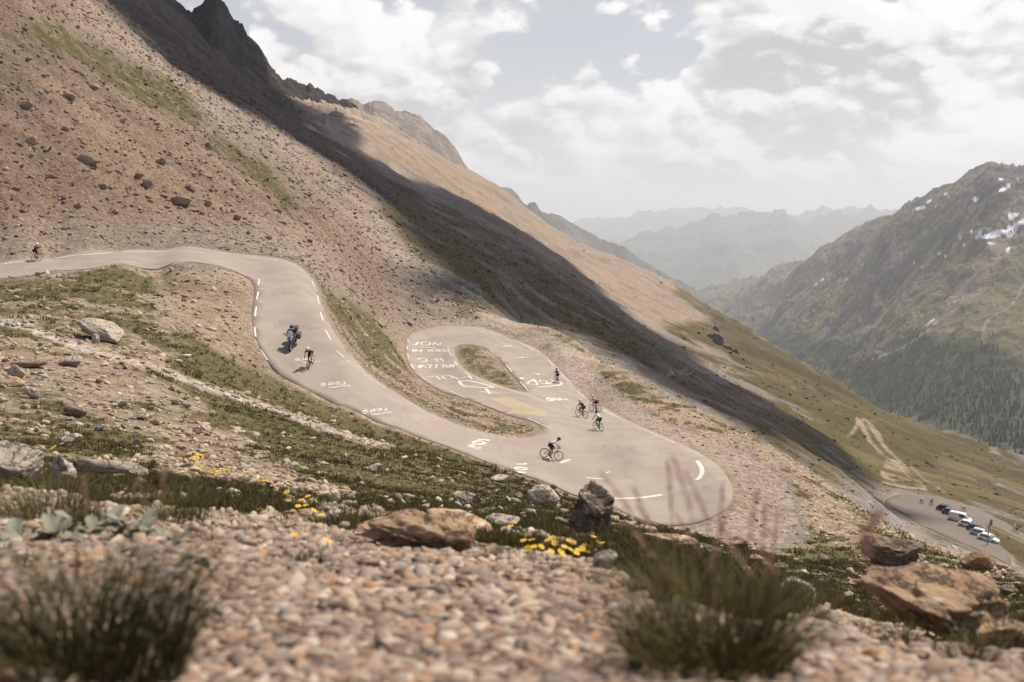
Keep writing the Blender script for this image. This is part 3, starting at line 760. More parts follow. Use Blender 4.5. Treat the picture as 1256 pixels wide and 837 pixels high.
# ------------------------------------------------------------------ distant mountains and valley
def make_mountain(name, c_rock, c_green, c_dark, sc, gr0, gr1):
    m, t, b = mat(name, rough=.95, spec=.1)
    P = geo_pos(t); ge = t.new('ShaderNodeNewGeometry'); sz = t.new('ShaderNodeSeparateXYZ'); t.l.new(ge.outputs['True Normal'], sz.inputs[0])
    sp = t.new('ShaderNodeSeparateXYZ'); t.l.new(P, sp.inputs[0])
    n = t.noise(P, sc, 8, .62); n2 = t.noise(P, sc * 5, 7, .65); n3 = t.noise(t.vmath('MULTIPLY', P, (1, 1, 3)), sc * 2.2, 6, .6)
    c = t.mixc(t.sstep(n2, .35, .65), c_rock, c_dark)
    lev = t.math('ADD', sp.outputs[2], t.math('MULTIPLY', t.math('SUBTRACT', n, .5), (gr1 - gr0) * 1.8))
    g = t.sstep(lev, gr0, gr1, 1.0, 0.0)
    g = t.math('MULTIPLY', g, t.sstep(sz.outputs[2], .42, .75)); g = t.math('MULTIPLY', g, t.sstep(n3, .36, .56))
    c = t.mixc(g, c, c_green)
    c = t.mixc(1.0, c, t.math('MULTIPLY_ADD', n3, .7, .65), 'MULTIPLY')
    t.l.new(c, b.inputs['Base Color'])
    bump(t, b, t.math('ADD', n2, t.math('MULTIPLY', n, 2.0)), .7, .12 / sc)
make_mountain('mountain_near', (.25, .205, .175), (.165, .155, .075), (.13, .115, .105), .0022, -60, 120)
make_mountain('mountain_far', (.22, .20, .17), (.12, .13, .07), (.13, .13, .11), .0010, -700, -100)
make_mountain('crag', (.085, .068, .058), (.07, .06, .035), (.038, .032, .029), .02, -900, -800)  # crag tone for the peak, with the cloud's shade put into it
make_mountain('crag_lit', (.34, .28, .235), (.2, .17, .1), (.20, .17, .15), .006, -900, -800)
mat('snow', (.86, .87, .9), .6)

def ridge(name, crest, front, back, slope_f, slope_b, nth, nrow, amp, scale, m, seed, jag=0.0, drop=None):
    """a mountain ridge: crest line given as (pixel x, pixel y, distance), body falling away on both sides"""
    cr = np.array(crest, float); th, e = px2te(cr[:, 0], cr[:, 1])
    T = np.linspace(th.min(), th.max(), nth); E = np.interp(T, th, e); R = np.interp(T, th, cr[:, 2])
    zc = E * R; jg = jag * (fbm(T * 70, T * 0 + seed, 5, .55, seed=seed) + .5 * np.round(2 * fbm(T * 160, T * 0 + seed, 3, .5, seed=seed + 2)) / 2)
    s = np.concatenate([-np.linspace(1, 0, nrow) ** 1.3 * front, np.linspace(0, 1, nrow // 2)[1:] * back])
    TT, SS = np.meshgrid(T, s, indexing='ij'); RR = R[:, None] + SS; x = RR * np.sin(TT); y = RR * np.cos(TT)
    base = zc[:, None] - np.where(SS < 0, -SS * slope_f, SS * slope_b)
    base = base + jg[:, None] * np.exp(-np.abs(SS) / (jag * 2.5 + 1))
    w = np.clip(np.abs(SS) / (front * .25), 0, 1)
    n = fbm(x / scale, y / scale, 7, .53, seed=seed, ridged=True) * .7 + fbm(x / scale * 2.3, y / scale * 2.3, 5, .55, seed=seed + 5) * .5
    z = base + amp * (n - .1) * (.10 + .9 * w)
    nl = len(s); i = (np.arange(nth - 1)[:, None] * nl + np.arange(nl - 1)[None]).ravel()
    F = np.stack([i, i + 1, i + nl + 1, i + nl], 1)[:, ::-1]
    o = arr_mesh(name, np.stack([x.ravel(), y.ravel(), z.ravel()], 1), F, m, True)
    return tag(o, kind='structure')
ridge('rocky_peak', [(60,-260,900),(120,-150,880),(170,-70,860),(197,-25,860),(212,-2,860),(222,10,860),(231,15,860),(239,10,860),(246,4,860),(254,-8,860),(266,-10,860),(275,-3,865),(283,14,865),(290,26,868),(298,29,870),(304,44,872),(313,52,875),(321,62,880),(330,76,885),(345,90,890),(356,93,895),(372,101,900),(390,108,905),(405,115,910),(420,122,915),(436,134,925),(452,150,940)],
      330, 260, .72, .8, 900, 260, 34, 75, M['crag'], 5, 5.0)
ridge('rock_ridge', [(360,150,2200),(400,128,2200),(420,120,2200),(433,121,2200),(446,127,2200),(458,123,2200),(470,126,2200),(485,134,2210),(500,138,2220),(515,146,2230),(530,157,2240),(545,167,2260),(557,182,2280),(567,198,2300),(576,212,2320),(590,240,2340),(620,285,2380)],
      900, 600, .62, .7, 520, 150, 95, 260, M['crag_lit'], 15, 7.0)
ridge('blue_ridge', [(540,205,4300),(580,218,4350),(608,230,4400),(622,233,4450),(634,240,4480),(646,250,4500),(651,247,4500),(657,246,4500),(662,256,4520),(670,264,4560),(690,270,4650),(715,281,4800),(740,293,4950),(765,304,5150),(790,321,5400),(815,336,5700),(845,353,6100),(875,368,6500)],
      2000, 1500, .6, .6, 520, 150, 230, 620, M['mountain_far'], 25, 14.0)
F1 = [(690,330,12500),(720,318,12500),(748,300,12600),(790,286,12700),(836,279,12800),(869,266,13000),(903,262,13000),(935,262,13000),(963,258,13000),(986,273,13200),(1010,285,13400),(1060,300,13500),(1120,330,13500)]
F2 = [(900,300,14500),(960,288,14500),(996,273,14600),(1022,260,14700),(1043,263,14700),(1066,255,14800),(1083,259,14800),(1103,257,14800),(1140,262,15000),(1200,270,15000),(1400,250,15000)]
F3 = [(880,285,18000),(940,275,18000),(983,263,18000),(1009,253,18000),(1023,258,18000),(1049,253,18000),(1080,260,18000),(1200,262,18000)]
F4 = [(560,285,21000),(620,268,21000),(700,272,21000),(740,268,21000),(780,262,21000),(836,254,21000),(870,257,21000),(896,253,21000),(929,259,21000),(980,262,21000),(1100,270,21000)]
for nm, F_, fr, sl, sd_ in (('far_mountain', F1, 5200, .24, 35), ('far_mountain', F2, 5000, .24, 45), ('far_mountain', F3, 4500, .27, 55), ('far_mountain', F4, 5000, .26, 65)):
    ridge(nm, F_, fr, 3000, sl, .4, 420, 130, 230, 1500, M['mountain_far'], sd_, 75.0)

VP = [(1256,212,2850),(1228,210,2860),(1210,208,2880),(1204,217,2890),(1185,222,2950),(1165,232,3050),(1130,248,3250),(1095,268,3500),(1050,287,4000),(1000,311,4700),(950,331,5600),(900,348,6800),(870,358,7800),(840,372,8500),
 (1256,250,2620),(1256,300,2400),(1256,400,1950),(1256,480,1600),(1256,540,1380),(1256,575,1200),(1150,260,2920),(1150,300,2720),(1150,400,2150),(1150,480,1750),(1150,530,1500),(1150,560,1350),(1050,330,3500),(1050,400,2700),(1050,470,2200),(1050,510,1950),(950,360,5000),(950,400,3900),(950,440,3100),(900,370,6000),(900,392,4900),(860,385,6000),
 (1400,170,2850),(1650,130,2850),(1650,300,2250),(1650,560,1250),(1500,150,2850),(1500,560,1250),(1500,400,1850),(800,400,7500),(800,440,4800),(800,560,2500),(950,540,1800),(1400,660,1000),(1700,680,900)]
for px, py, r in VP[:14] + [(1400,170,2850),(1650,130,2850)]:
    VP.append((px, py + 14, r * 1.18)); VP.append((px, py + 75, r * 1.6))
vfield = PolarField(VP, math.radians(3), math.radians(46), 360, 850, 16000, 330)
SNOWP = [[(1118,258),(1130,253),(1138,253),(1128,258)],[(1135,249),(1142,244),(1143,247),(1137,250)],[(1145,253),(1150,249),(1147,256)],[(1161,243),(1168,239),(1164,243)],[(1158,238),(1163,236),(1161,240)],[(1222,235),(1232,230),(1240,224),(1238,230),(1228,235)],[(1223,219),(1232,219),(1229,222)],
 [(1189,245),(1196,243),(1203,243),(1196,247)],[(1236,263),(1250,262),(1243,269),(1238,270)],[(1192,294),(1200,288),(1203,282),(1206,285),(1202,291)],[(1200,293),(1215,286),(1235,281),(1256,268),(1262,262),(1262,270),(1240,283),(1222,291),(1210,293)],[(1232,289),(1242,285),(1249,278),(1247,285),(1238,291)],[(1207,296),(1215,297),(1224,299),(1212,300)],[(1189,283),(1192,281),(1193,287)],[(1173,293),(1181,291),(1178,294)],[(1178,301),(1186,299),(1182,303)],[(1148,312),(1155,309),(1152,312)],[(1157,312),(1161,314),(1160,316)],[(1233,306),(1240,303),(1236,311)],
 [(995,351),(1006,344),(1013,339),(1010,344),(1000,350)],[(1035,345),(1043,339),(1039,344)],[(1131,402),(1141,394),(1151,386),(1146,393),(1137,400)],[(1055,325),(1062,322),(1058,325)],[(1228,325),(1232,322),(1229,327)],[(1246,220),(1250,218),(1250,222)],[(1170,253),(1174,252),(1173,255)],[(1120,322),(1124,320),(1122,324)],[(1124,263),(1128,262),(1126,265)]]
_ct, _ce = px2te([p[0] for p in sorted(VP[:14] + [(1400,170,2850),(1650,130,2850)])], [300] * 16); _cr = [p[2] for p in sorted(VP[:14] + [(1400,170,2850),(1650,130,2850)])]
def vrelief(x, y, r):
    near_crest = np.clip(np.abs(r - np.interp(np.arctan2(x, y), _ct, _cr)) / 380, .34, 1)
    return vrelief0(x, y, r) * near_crest + (24 * (fbm(x / 95, y / 95, 5, .62, seed=97, ridged=True) - .4)).astype(np.float32) * sst(r, 1900, 2700)
def vrelief0(x, y, r):
    a = np.clip((r - 1300) / 2200, 0, 1)
    return ((fbm(x / 520, y / 520, 8, .58, seed=91, ridged=True) - .36) * (24 + 66 * a) + fbm(x / 120, y / 120, 6, .6, seed=95, ridged=True) * (6 + 16 * a)).astype(np.float32)
def valley_mesh():
    th = np.linspace(math.radians(6), math.radians(44), 1050); lr = np.linspace(math.log(900), math.log(9000), 1080)
    T, L = np.meshgrid(th, lr, indexing='ij'); T = T.ravel(); L = L.ravel(); r = np.exp(L); x = r * np.sin(T); y = r * np.cos(T)
    e = vfield.e(T, L); z = e * r + vrelief(x, y, r); px, py = te2px(T, z / r)
    n = fbm(x / 260, y / 260, 6, .6, seed=101); n2 = fbm(x / 60, y / 60, 5, .6, seed=111); n4 = fbm(x / 900, y / 900, 5, .55, seed=121)
    n5 = fbm((x + y) / 700, (x - y) / 140, 5, .55, seed=131)
    c = np.tile(C(.15, .127, .115), (len(x), 1)); zz = z + n * 150
    c = lerp(c, C(.06, .053, .052), sst(n2 + .5 * n, -.15, .35)); 
    g = sst(-zz, -120, 160); g = g * sst(n5 + .4 * n + .28, -.2, .25)
    c = lerp(c, C(.165, .145, .078), g); c = lerp(c, C(.11, .107, .056), g * sst(n2 + n4, -.1, .4))
    c = lerp(c, C(.23, .18, .15), sst(n5 - .3 * n4, .18, .42) * .7)
    f = samp(W['forest'], px, py) + n * 26 + n2 * 10; f = sst(f, -8, 6)
    c = lerp(c, C(.055, .068, .042), f * .9)
    t = sst(1.5 - samp(VTR, px, py) + n2, -.6, .8); c = lerp(c, C(.34, .29, .23), t * .7)
    c = np.clip(c * (1 + .2 * n2 + .15 * n)[:, None], .01, .9)
    # lingering snow lies where the outlines say, broken at its edges
    s = np.full(len(x), -99.0, np.float32)
    near = (px > 970) & (py < 420); s[near] = samp(W['snow'], px[near], py[near]) + n2[near] * .6
    snow = sst(s, -.4, .5); c = lerp(c, C(.85, .86, .88), snow)
    nl = len(lr); i = (np.arange(len(th) - 1)[:, None] * nl + np.arange(nl - 1)[None]).ravel()
    F = np.stack([i, i + nl, i + nl + 1, i + 1], 1)[:, ::-1]
    o = arr_mesh('valley_mountain', np.stack([x, y, z], 1), F, M['valley'], True, attrs={'cover': ('POINT', 'FLOAT_COLOR', np.concatenate([c, snow[:, None]], 1))})
    return tag(o, kind='structure')
W['forest'] = sdf([(1005,430),(1060,445),(1090,430),(1120,408),(1150,420),(1180,425),(1215,418),(1256,440),(1500,480),(1756,560),(1756,700),(1256,560),(1180,545),(1120,520),(1050,480),(1030,470)])
W['forest'] = np.maximum(W['forest'], sdf([(880,420),(930,400),(1000,415),(1080,418),(1075,425),(1000,455),(1030,500),(960,470)]))
W['snow'] = np.maximum.reduce([sdf(p) for p in SNOWP])
VTR = np.minimum.reduce([polydist(_gx, _gy, smooth_line(t, False, 5), False) for t in ([(1256,350),(1240,375),(1215,390),(1206,405),(1208,425)],[(1150,395),(1110,425),(1070,440)],[(1200,546),(1215,556),(1235,566),(1256,574)])]).astype(np.float32)
def make_valley_mat():
    m, t, b = mat('valley', rough=.95, spec=.1)
    at = t.new('ShaderNodeAttribute', attribute_name='cover'); P = geo_pos(t)
    n = t.noise(P, .012, 8, .68); n2 = t.noise(t.vmath('MULTIPLY', P, (1, 1, 2.5)), .045, 6, .65)
    k = t.math('MULTIPLY', t.math('MULTIPLY_ADD', n, 1.1, .45), t.math('MULTIPLY_ADD', n2, .9, .55))
    c = t.mixc(at.outputs['Alpha'], t.mixc(1.0, at.outputs['Color'], k, 'MULTIPLY'), (.85, .86, .88))
    t.l.new(c, b.inputs['Base Color']); bump(t, b, n, .8, 14.0)
make_valley_mat()
valley = valley_mesh()
# flat valley bottom far below, carrying the ground out to the horizon
_a = np.linspace(math.radians(-60), math.radians(60), 60); _r = np.array([1500, 3000, 6000, 9000, 12000, 16000, 22000, 30000.])
_T, _R = np.meshgrid(_a, _r, indexing='ij')
_x = (_R * np.sin(_T)).ravel(); _y = (_R * np.cos(_T)).ravel(); _z = np.where(_R.ravel() < 4000, -1010 - 0.0 * _R.ravel(), -1010.0)
_i = (np.arange(59)[:, None] * 8 + np.arange(7)[None]).ravel()
tag(arr_mesh('valley_floor', np.stack([_x, _y, _z], 1), np.stack([_i, _i + 8, _i + 9, _i + 1], 1)[:, ::-1], M['mountain_far'], True), kind='structure')

# ------------------------------------------------------------------ haze and the cloud overhead that shades the middle of the hill
def box_mesh(name, lo, hi, m):
    V = [(x, y, z) for x in (lo[0], hi[0]) for y in (lo[1], hi[1]) for z in (lo[2], hi[2])]
    return arr_mesh(name, V, [(0,1,3,2),(4,6,7,5),(0,4,5,1),(2,3,7,6),(0,2,6,4),(1,5,7,3)], m)
def make_haze():
    m = bpy.data.materials.new('haze'); m.use_nodes = True; t = NT(m.node_tree); t.n.clear()
    o = t.new('ShaderNodeOutputMaterial'); v = t.new('ShaderNodeVolumePrincipled')
    v.inputs['Color'].default_value = (.90, .925, 1.0, 1); v.inputs['Density'].default_value = 8.5e-5; v.inputs['Anisotropy'].default_value = .25
    t.l.new(v.outputs[0], o.inputs['Volume'])
    h = box_mesh('haze', (-30000, -400, -1700), (34000, 34000, 450), m); tag(h, kind='stuff')
make_haze()

def make_cloud(S, H, extra, seed, thick, label, r0=60, r1=1700, field=None, rag=26):
    field = field or hill
    E = smooth_line(np.array(S, float), False, 3); h = field.hit(E[:, 0], E[:, 1], r0, r1); h = h[~np.isnan(h[:, 0])]
    if extra: h = np.concatenate([h, np.array(extra, float)])
    k = (H - h[:, 2]) / SUN.z; p = h[:, :2] + k[:, None] * np.array([SUN.x, SUN.y])
    n = []
    for i in range(len(p)):
        a, b = p[i], p[(i + 1) % len(p)]; q = max(1, int(np.hypot(*(b - a)) / 12))
        for j in range(q): n.append(a + (b - a) * j / q)
    p = np.array(n)
    p = p + rag * np.stack([fbm(p[:, 0] / 45, p[:, 1] / 45, 4, .6, seed=seed), fbm(p[:, 0] / 45 + 50, p[:, 1] / 45, 4, .6, seed=seed + 3)], 1)
    step = max(9.0, np.ptp(p[:, 0]) / 70); lo, hi = p.min(0), p.max(0)
    gx, gy = np.meshgrid(np.arange(lo[0], hi[0], step), np.arange(lo[1], hi[1], step)); gx = gx.ravel(); gy = gy.ravel()
    ins = inpoly(gx, gy, p) & (polydist(gx, gy, p) > step * .4); V = np.concatenate([p, np.stack([gx[ins], gy[ins]], 1)])
    vv, ee, ff, *_ = mgeo.delaunay_2d_cdt([Vector(q) for q in V], [(i, (i + 1) % len(p)) for i in range(len(p))], [], 0, 1e-4)
    vv = np.array([(v.x, v.y) for v in vv]); F = np.array([f for f in ff if len(f) == 3]); c = vv[F].mean(1); F = F[inpoly(c[:, 0], c[:, 1], p)]
    d = polydist(vv[:, 0], vv[:, 1], p); w = 1 - np.exp(-d / (thick * .5))
    up = H + w * thick * (1.1 + .9 * fbm(vv[:, 0] / thick, vv[:, 1] / thick, 5, .55, seed=seed)); dn = H - w * thick * .25 * (1 + .8 * fbm(vv[:, 0] / thick, vv[:, 1] / thick, 4, .5, seed=seed + 9)) - .5
    m = len(vv); V3 = np.concatenate([np.column_stack([vv, up]), np.column_stack([vv, dn])])
    a, b_, c_ = vv[F[:, 0]], vv[F[:, 1]], vv[F[:, 2]]
    cr = (b_[:, 0] - a[:, 0]) * (c_[:, 1] - a[:, 1]) - (b_[:, 1] - a[:, 1]) * (c_[:, 0] - a[:, 0]); F[cr < 0] = F[cr < 0][:, ::-1]
    cnt = {}
    for f in F.tolist():
        for k in range(3): cnt[(f[k], f[(k + 1) % 3])] = 1
    fl = [tuple(f) for f in F.tolist()] + [tuple(q + m for q in f[::-1]) for f in F.tolist()]
    fl += [(e[1], e[0], e[0] + m, e[1] + m) for e in cnt if (e[1], e[0]) not in cnt]
    o = arr_mesh('cloud', V3, fl, M['cloud'], True); return tag(o, label, 'cloud')
mat('cloud', (.92, .92, .93), .9)
make_cloud([(120,-30),(127,3),(180,46),(225,86),(270,112),(320,142),(390,190),(440,232),(485,285),(520,335),(580,376),(640,390),(700,410),(770,450),(850,490),(930,530),(1010,582),(1062,604),(1085,598),(1040,548),(1000,522),(940,490),(880,456),(830,424),(780,397),(740,362),(700,331),(660,304),(620,280),(580,258),(545,244),(505,222),(475,208),(452,192),(440,168),(425,146)],
           1000, [(-190, 900, 240), (-480, 900, 300), (-480, 700, 260), (-330, 420, 190)], 5, 130, 'large white cumulus cloud hanging over the shaded middle slope')

# ------------------------------------------------------------------ loose stones
def ico(sub):
    bm = bmesh.new(); bmesh.ops.create_icosphere(bm, subdivisions=sub, radius=1.0)
    V = np.array([v.co[:] for v in bm.verts]); F = np.array([[v.index for v in f.verts] for f in bm.faces]); bm.free(); return V, F
def chip(V, R, cuts=7, flat=(.55, 1.0), dd=(.45, .85)):
    """angular stone: a ball planed off by random cuts"""
    V = V.copy()
    for _ in range(cuts):
        n = R.normal(size=3); n /= np.linalg.norm(n); d = R.uniform(*dd); k = V @ n - d
        V -= np.maximum(k, 0)[:, None] * n * .96
    return V * np.array([R.uniform(.9, 1.5), R.uniform(.6, 1.0), R.uniform(*flat)])
I0, I1 = ico(1), ico(2)
R0 = np.random.default_rng(3)
STONES0 = [chip(I0[0], R0, 6, (.22, .62), (.28, .7)) for _ in range(18)]
STONES1 = [chip(I1[0], R0, 8, (.4, .8)) for _ in range(14)]
def instance(name, variants, Fv, pos, scl, rotz, m, tilt=.35, kind='stuff', tint=None):
    Vs, Fs, Ts, b = [], [], [], 0; n = len(pos); R = np.random.default_rng(n + 1)
    ids = R.integers(0, len(variants), n)
    for k, v in enumerate(variants):
        s = np.nonzero(ids == k)[0]
        if not len(s): continue
        a = rotz[s]; tx = R.normal(0, tilt, len(s)); ty = R.normal(0, tilt, len(s))
        ca, sa = np.cos(a), np.sin(a); P = np.broadcast_to(v[None], (len(s), *v.shape)).copy()
        y = P[..., 1] * np.cos(tx)[:, None] - P[..., 2] * np.sin(tx)[:, None]; z = P[..., 1] * np.sin(tx)[:, None] + P[..., 2] * np.cos(tx)[:, None]
        x = P[..., 0] * np.cos(ty)[:, None] + z * np.sin(ty)[:, None]; z = -P[..., 0] * np.sin(ty)[:, None] + z * np.cos(ty)[:, None]
        X = x * ca[:, None] - y * sa[:, None]; Y = x * sa[:, None] + y * ca[:, None]
        Q = np.stack([X, Y, z], -1) * scl[s][:, None, None] + pos[s][:, None]
        f = Fv[k] if isinstance(Fv, list) else Fv
        if tint is not None: Ts.append(np.repeat(np.column_stack([tint[s], np.ones(len(s))]), len(v), 0))
        Vs.append(Q.reshape(-1, 3)); Fs.append((f[None] + (b + np.arange(len(s)) * len(v))[:, None, None]).reshape(-1, f.shape[1])); b += len(s) * len(v)
    return tag(arr_mesh(name, np.concatenate(Vs), np.concatenate(Fs), m, attrs=None if tint is None else {'tint': ('POINT', 'FLOAT_COLOR', np.concatenate(Ts))}), kind=kind)

def sprinkle(n, r0, r1, th0=-31, th1=31, seed=0, pw=0.0):
    """random ground spots: (x, y, z, px, py, r, grass cover)"""
    R = np.random.default_rng(seed); T = np.radians(R.uniform(th0, th1, n)); u = R.uniform(0, 1, n)
    L = math.log(r0) + (math.log(r1) - math.log(r0)) * (u if pw == 0 else u ** pw)
    r = np.exp(L); x = r * np.sin(T); y = r * np.cos(T); e = hill.e(T, L); px, py = te2px(T, e); sd = road_sd(x, y)
    c, g = paint(x, y, px, py, r, sd); z = ground(x, y)
    global CT
    CT = c
    return x, y, z, px, py, r, g, sd, R
def in_reg(k, px, py, f=4): return samp(W[k], px, py) > -f
def keep_xyz(x, y, z, m): return np.stack([x[m], y[m], z[m]], 1)

def tinted():
    m, t, b = mat('tinted_stone', rough=.92, spec=.15)
    at = t.new('ShaderNodeAttribute', attribute_name='tint'); ge = t.new('ShaderNodeNewGeometry')
    c = t.mixc(1.0, at.outputs['Color'], t.math('MULTIPLY_ADD', ge.outputs['Random Per Island'], .95, .62), 'MULTIPLY')
    t.l.new(c, b.inputs['Base Color'])
tinted()
# foreground gravel
x, y, z, px, py, r, g, sd, R = sprinkle(95000, 1.6, 9.5, -32, 32, 11)
m = in_reg('gravel_fg', px, py, 2) & (R.random(len(x)) < np.clip(r / 6, .3, .8))
s = (.005 + .050 * R.random(m.sum()) ** 5.5) * np.clip(r[m] / 2.6, .9, 1.4)
instance('gravel', STONES0, I0[1], keep_xyz(x, y, z, m) + np.array([0, 0, .002]), s, R.uniform(0, 6.3, m.sum()), M['gravel_stone'], .22)
# stones strewn over the near slope, thick where there is no turf
x, y, z, px, py, r, g, sd, R = sprinkle(150000, 5, 100, -32, 32, 12)
m = in_reg('near', px, py, 3) & (sd < -1.0) & (R.random(len(x)) < np.where(g > .5, .05, .62))
s = (.0018 + .016 * R.random(m.sum()) ** 8.0) * r[m] ** .74
instance('scree', STONES0, I0[1], keep_xyz(x, y, z, m) + (s * .15)[:, None] * np.array([0, 0, 1.]), s, R.uniform(0, 6.3, m.sum()), M['pale_stone'])
# dirt banks, crest and strip
x, y, z, px, py, r, g, sd, R = sprinkle(110000, 58, 165, -20, 27, 13)
m = (in_reg('crest_bank', px, py) | in_reg('strip', px, py) | in_reg('dirt_bank', px, py) | (in_reg('apron', px, py) & (R.random(len(x)) < .25)) | (R.random(len(x)) < .1)) & (sd < -.6) & (R.random(len(x)) < .6) & ~in_reg('near', px, py, -6)
s = .035 + .22 * R.random(m.sum()) ** 4.5
instance('rubble', STONES0, I0[1], keep_xyz(x, y, z, m), s, R.uniform(0, 6.3, m.sum()), M['pale_stone'])
# scree slope above the road
x, y, z, px, py, r, g, sd, R = sprinkle(210000, 95, 330, -33, 8, 14)
m = (in_reg('lit_scree', px, py, 6) | in_reg('olive', px, py, -10) | in_reg('rock_dark', px, py)) & (sd < -1.2) & (R.random(len(x)) < np.where(g > .5, .12, .5))
s = (.05 + .45 * R.random(m.sum()) ** 9) * (r[m] / 120) ** .8
instance('talus', STONES0, I0[1], keep_xyz(x, y, z, m), s, R.uniform(0, 6.3, m.sum()), M['tinted_stone'], tint=CT[m])
x, y, z, px, py, r, g, sd, R = sprinkle(50000, 170, 1100, -20, 31, 15)
m = (R.random(len(x)) < np.where(in_reg('tan', px, py), .12, .35)) & (sd < -2)
s = (.15 + 1.1 * R.random(m.sum()) ** 6) * (r[m] / 300) ** .6
instance('stones', STONES0, I0[1], keep_xyz(x, y, z, m), s, R.uniform(0, 6.3, m.sum()), M['tinted_stone'], tint=CT[m])

# ------------------------------------------------------------------ turf
def tuft(R, nb, spread, h, w, lean, seg=2):
    V, F = [], []
    for _ in range(nb):
        a = R.uniform(0, 6.283); rr = spread * math.sqrt(R.random()); bx, by = rr * math.cos(a), rr * math.sin(a)
        la = a + R.normal(0, .7); l = lean * R.uniform(.3, 1.3); hh = h * R.uniform(.55, 1.1); q = R.uniform(0, 6.283); wx, wy = math.cos(q) * w / 2, math.sin(q) * w / 2
        b = len(V)
        for k in range(seg):
            u = k / seg; ww = 1 - u * .45; ox, oy = math.cos(la) * l * hh * u * u, math.sin(la) * l * hh * u * u; zz = hh * u * (1 - .18 * l * u)
            V += [(bx + ox - wx * ww, by + oy - wy * ww, zz), (bx + ox + wx * ww, by + oy + wy * ww, zz)]
        V.append((bx + math.cos(la) * l * hh, by + math.sin(la) * l * hh, hh * (1 - .18 * l)))
        for k in range(seg - 1): F += [(b + 2 * k, b + 2 * k + 1, b + 2 * k + 3), (b + 2 * k, b + 2 * k + 3, b + 2 * k + 2)]
        F.append((b + 2 * seg - 2, b + 2 * seg - 1, b + 2 * seg))
    return np.array(V), np.array(F)
island_mat('straw_blade', [(.20,.165,.08),(.30,.24,.13),(.15,.125,.06),(.24,.195,.10)])
RT = np.random.default_rng(8)
far_t = [tuft(RT, 12, .55, .62, .10, .55) for _ in range(10)]
mid_t = [tuft(RT, 16, .5, .75, .055, .6) for _ in range(10)]
near_t = [tuft(RT, 24, .4, .9, .03, .6, 3) for _ in range(8)]
def turf(name, vs, pos, s, R, m): return instance(name, [v[0] for v in vs], [v[1] for v in vs], pos, s, R.uniform(0, 6.3, len(pos)), m, .12)
x, y, z, px, py, r, g, sd, R = sprinkle(120000, 20, 165, -33, 33, 21)
m = (g > .45) & (sd < -.35) & (R.random(len(x)) < np.clip(g - .25, 0, 1) * .62)
hs = (.07 + .22 * R.random(m.sum()) ** 1.5) * np.clip(r[m] / 45, .6, 1.35) * (1 + .8 * np.clip(fbm(x[m] * .5, y[m] * .5, 3, .6, seed=301), -.6, 1)); kd = fbm(x[m] * .35, y[m] * .35, 4, .6, seed=303) + R.normal(0, .18, m.sum())
P_ = keep_xyz(x, y, z, m)
for q, mm in ((kd < .02, 'grass_blade'), ((kd >= .02) & (kd < .25), 'dry_blade'), (kd >= .25, 'straw_blade')): turf('grass', far_t, P_[q], hs[q], R, M[mm])
x, y, z, px, py, r, g, sd, R = sprinkle(42000, 5.0, 22, -33, 33, 22)
m = (g > .4) & (R.random(len(x)) < np.clip(g - .2, 0, 1) * .85)
turf('grass', mid_t, keep_xyz(x, y, z, m), .05 + .11 * R.random(m.sum()) ** 1.3, R, M['grass_blade'])

def at_px(px, py, r0=1.0, r1=None):
    h = hill.hit([px], [py], r0, r1)[0]; return Vector((h[0], h[1], float(ground(h[0], h[1])[0])))

def blade_plant(name, px, py, wpx, hpx, nb, m, seed, label, cat='grass tuft', r0=1.2, lean=.8, bw=.004, group=None):
    p = at_px(px, py, r0); r = math.hypot(p.x, p.y); R = np.random.default_rng(seed); k = r / FPX
    V, F = tuft(R, nb, wpx * k * .36, hpx * k, bw, lean, 4)
    o = arr_mesh(name, V, F, M[m]); o.location = p - Vector((0, 0, .02)); return tag(o, label, cat, group)
blade_plant('grass_tuft', 105, 835, 330, 165, 1000, 'dark_blade', 31, 'big dark blurred grass tuft in the lower left corner of the gravel')
blade_plant('grass_tuft', 868, 832, 270, 150, 1000, 'grass_blade', 32, 'big olive blurred grass tuft on the gravel below the reddish seed heads')
blade_plant('grass_tuft', 215, 640, 100, 48, 420, 'grass_blade', 33, 'broad green grass tuft at the top edge of the gravel behind the grey leaves', r0=3)
blade_plant('grass_tuft', 60, 640, 150, 60, 520, 'dry_blade', 34, 'long olive grass behind the grey leafy plant at the left edge', r0=3)
blade_plant('grass_tuft', 800, 735, 80, 60, 260, 'dry_blade', 35, 'small olive tuft at the left foot of the big tuft under the seed heads', r0=2.5)
blade_plant('grass_tuft', 960, 745, 110, 62, 320, 'dry_blade', 36, 'low grass tuft on the right shoulder of the big tuft under the seed heads', r0=2.5)
blade_plant('grass_tuft', 1190, 820, 70, 45, 220, 'dry_blade', 37, 'dry grass tuft on the gravel below the big orange rock', r0=2)
blade_plant('grass_tuft', 1240, 800, 60, 60, 200, 'dry_blade', 38, 'dry grass tuft at the right edge beside the big orange rock', r0=2)
blade_plant('grass_tuft', 370, 690, 90, 22, 200, 'dry_blade', 39, 'short thin tuft on the gravel around the single yellow flower', r0=2)
blade_plant('grass_tuft', 1110, 800, 60, 40, 200, 'grass_blade', 40, 'green tuft on the gravel left below the big orange rock', r0=2)

for i, (px, py, w, h) in enumerate([(250,668,60,20),(300,655,50,18),(345,652,46,16),(420,668,50,16),(600,684,50,22),(640,690,50,24),(690,704,44,20),(730,716,50,26),(770,730,60,34),(30,700,70,28),(440,690,30,12),(560,700,30,14),(1000,768,60,30),(1060,786,60,26),(1150,806,60,28),(1210,806,60,30),(480,740,26,12),(340,770,30,16),(660,760,30,14)]):
    blade_plant('grass_tuft', px, py, w, h, 90, ['dry_blade', 'grass_blade', 'straw_blade'][i % 3], 600 + i, 'small thin grass tuft on or along the edge of the foreground gravel', r0=1.6, group='small tufts along the gravel')
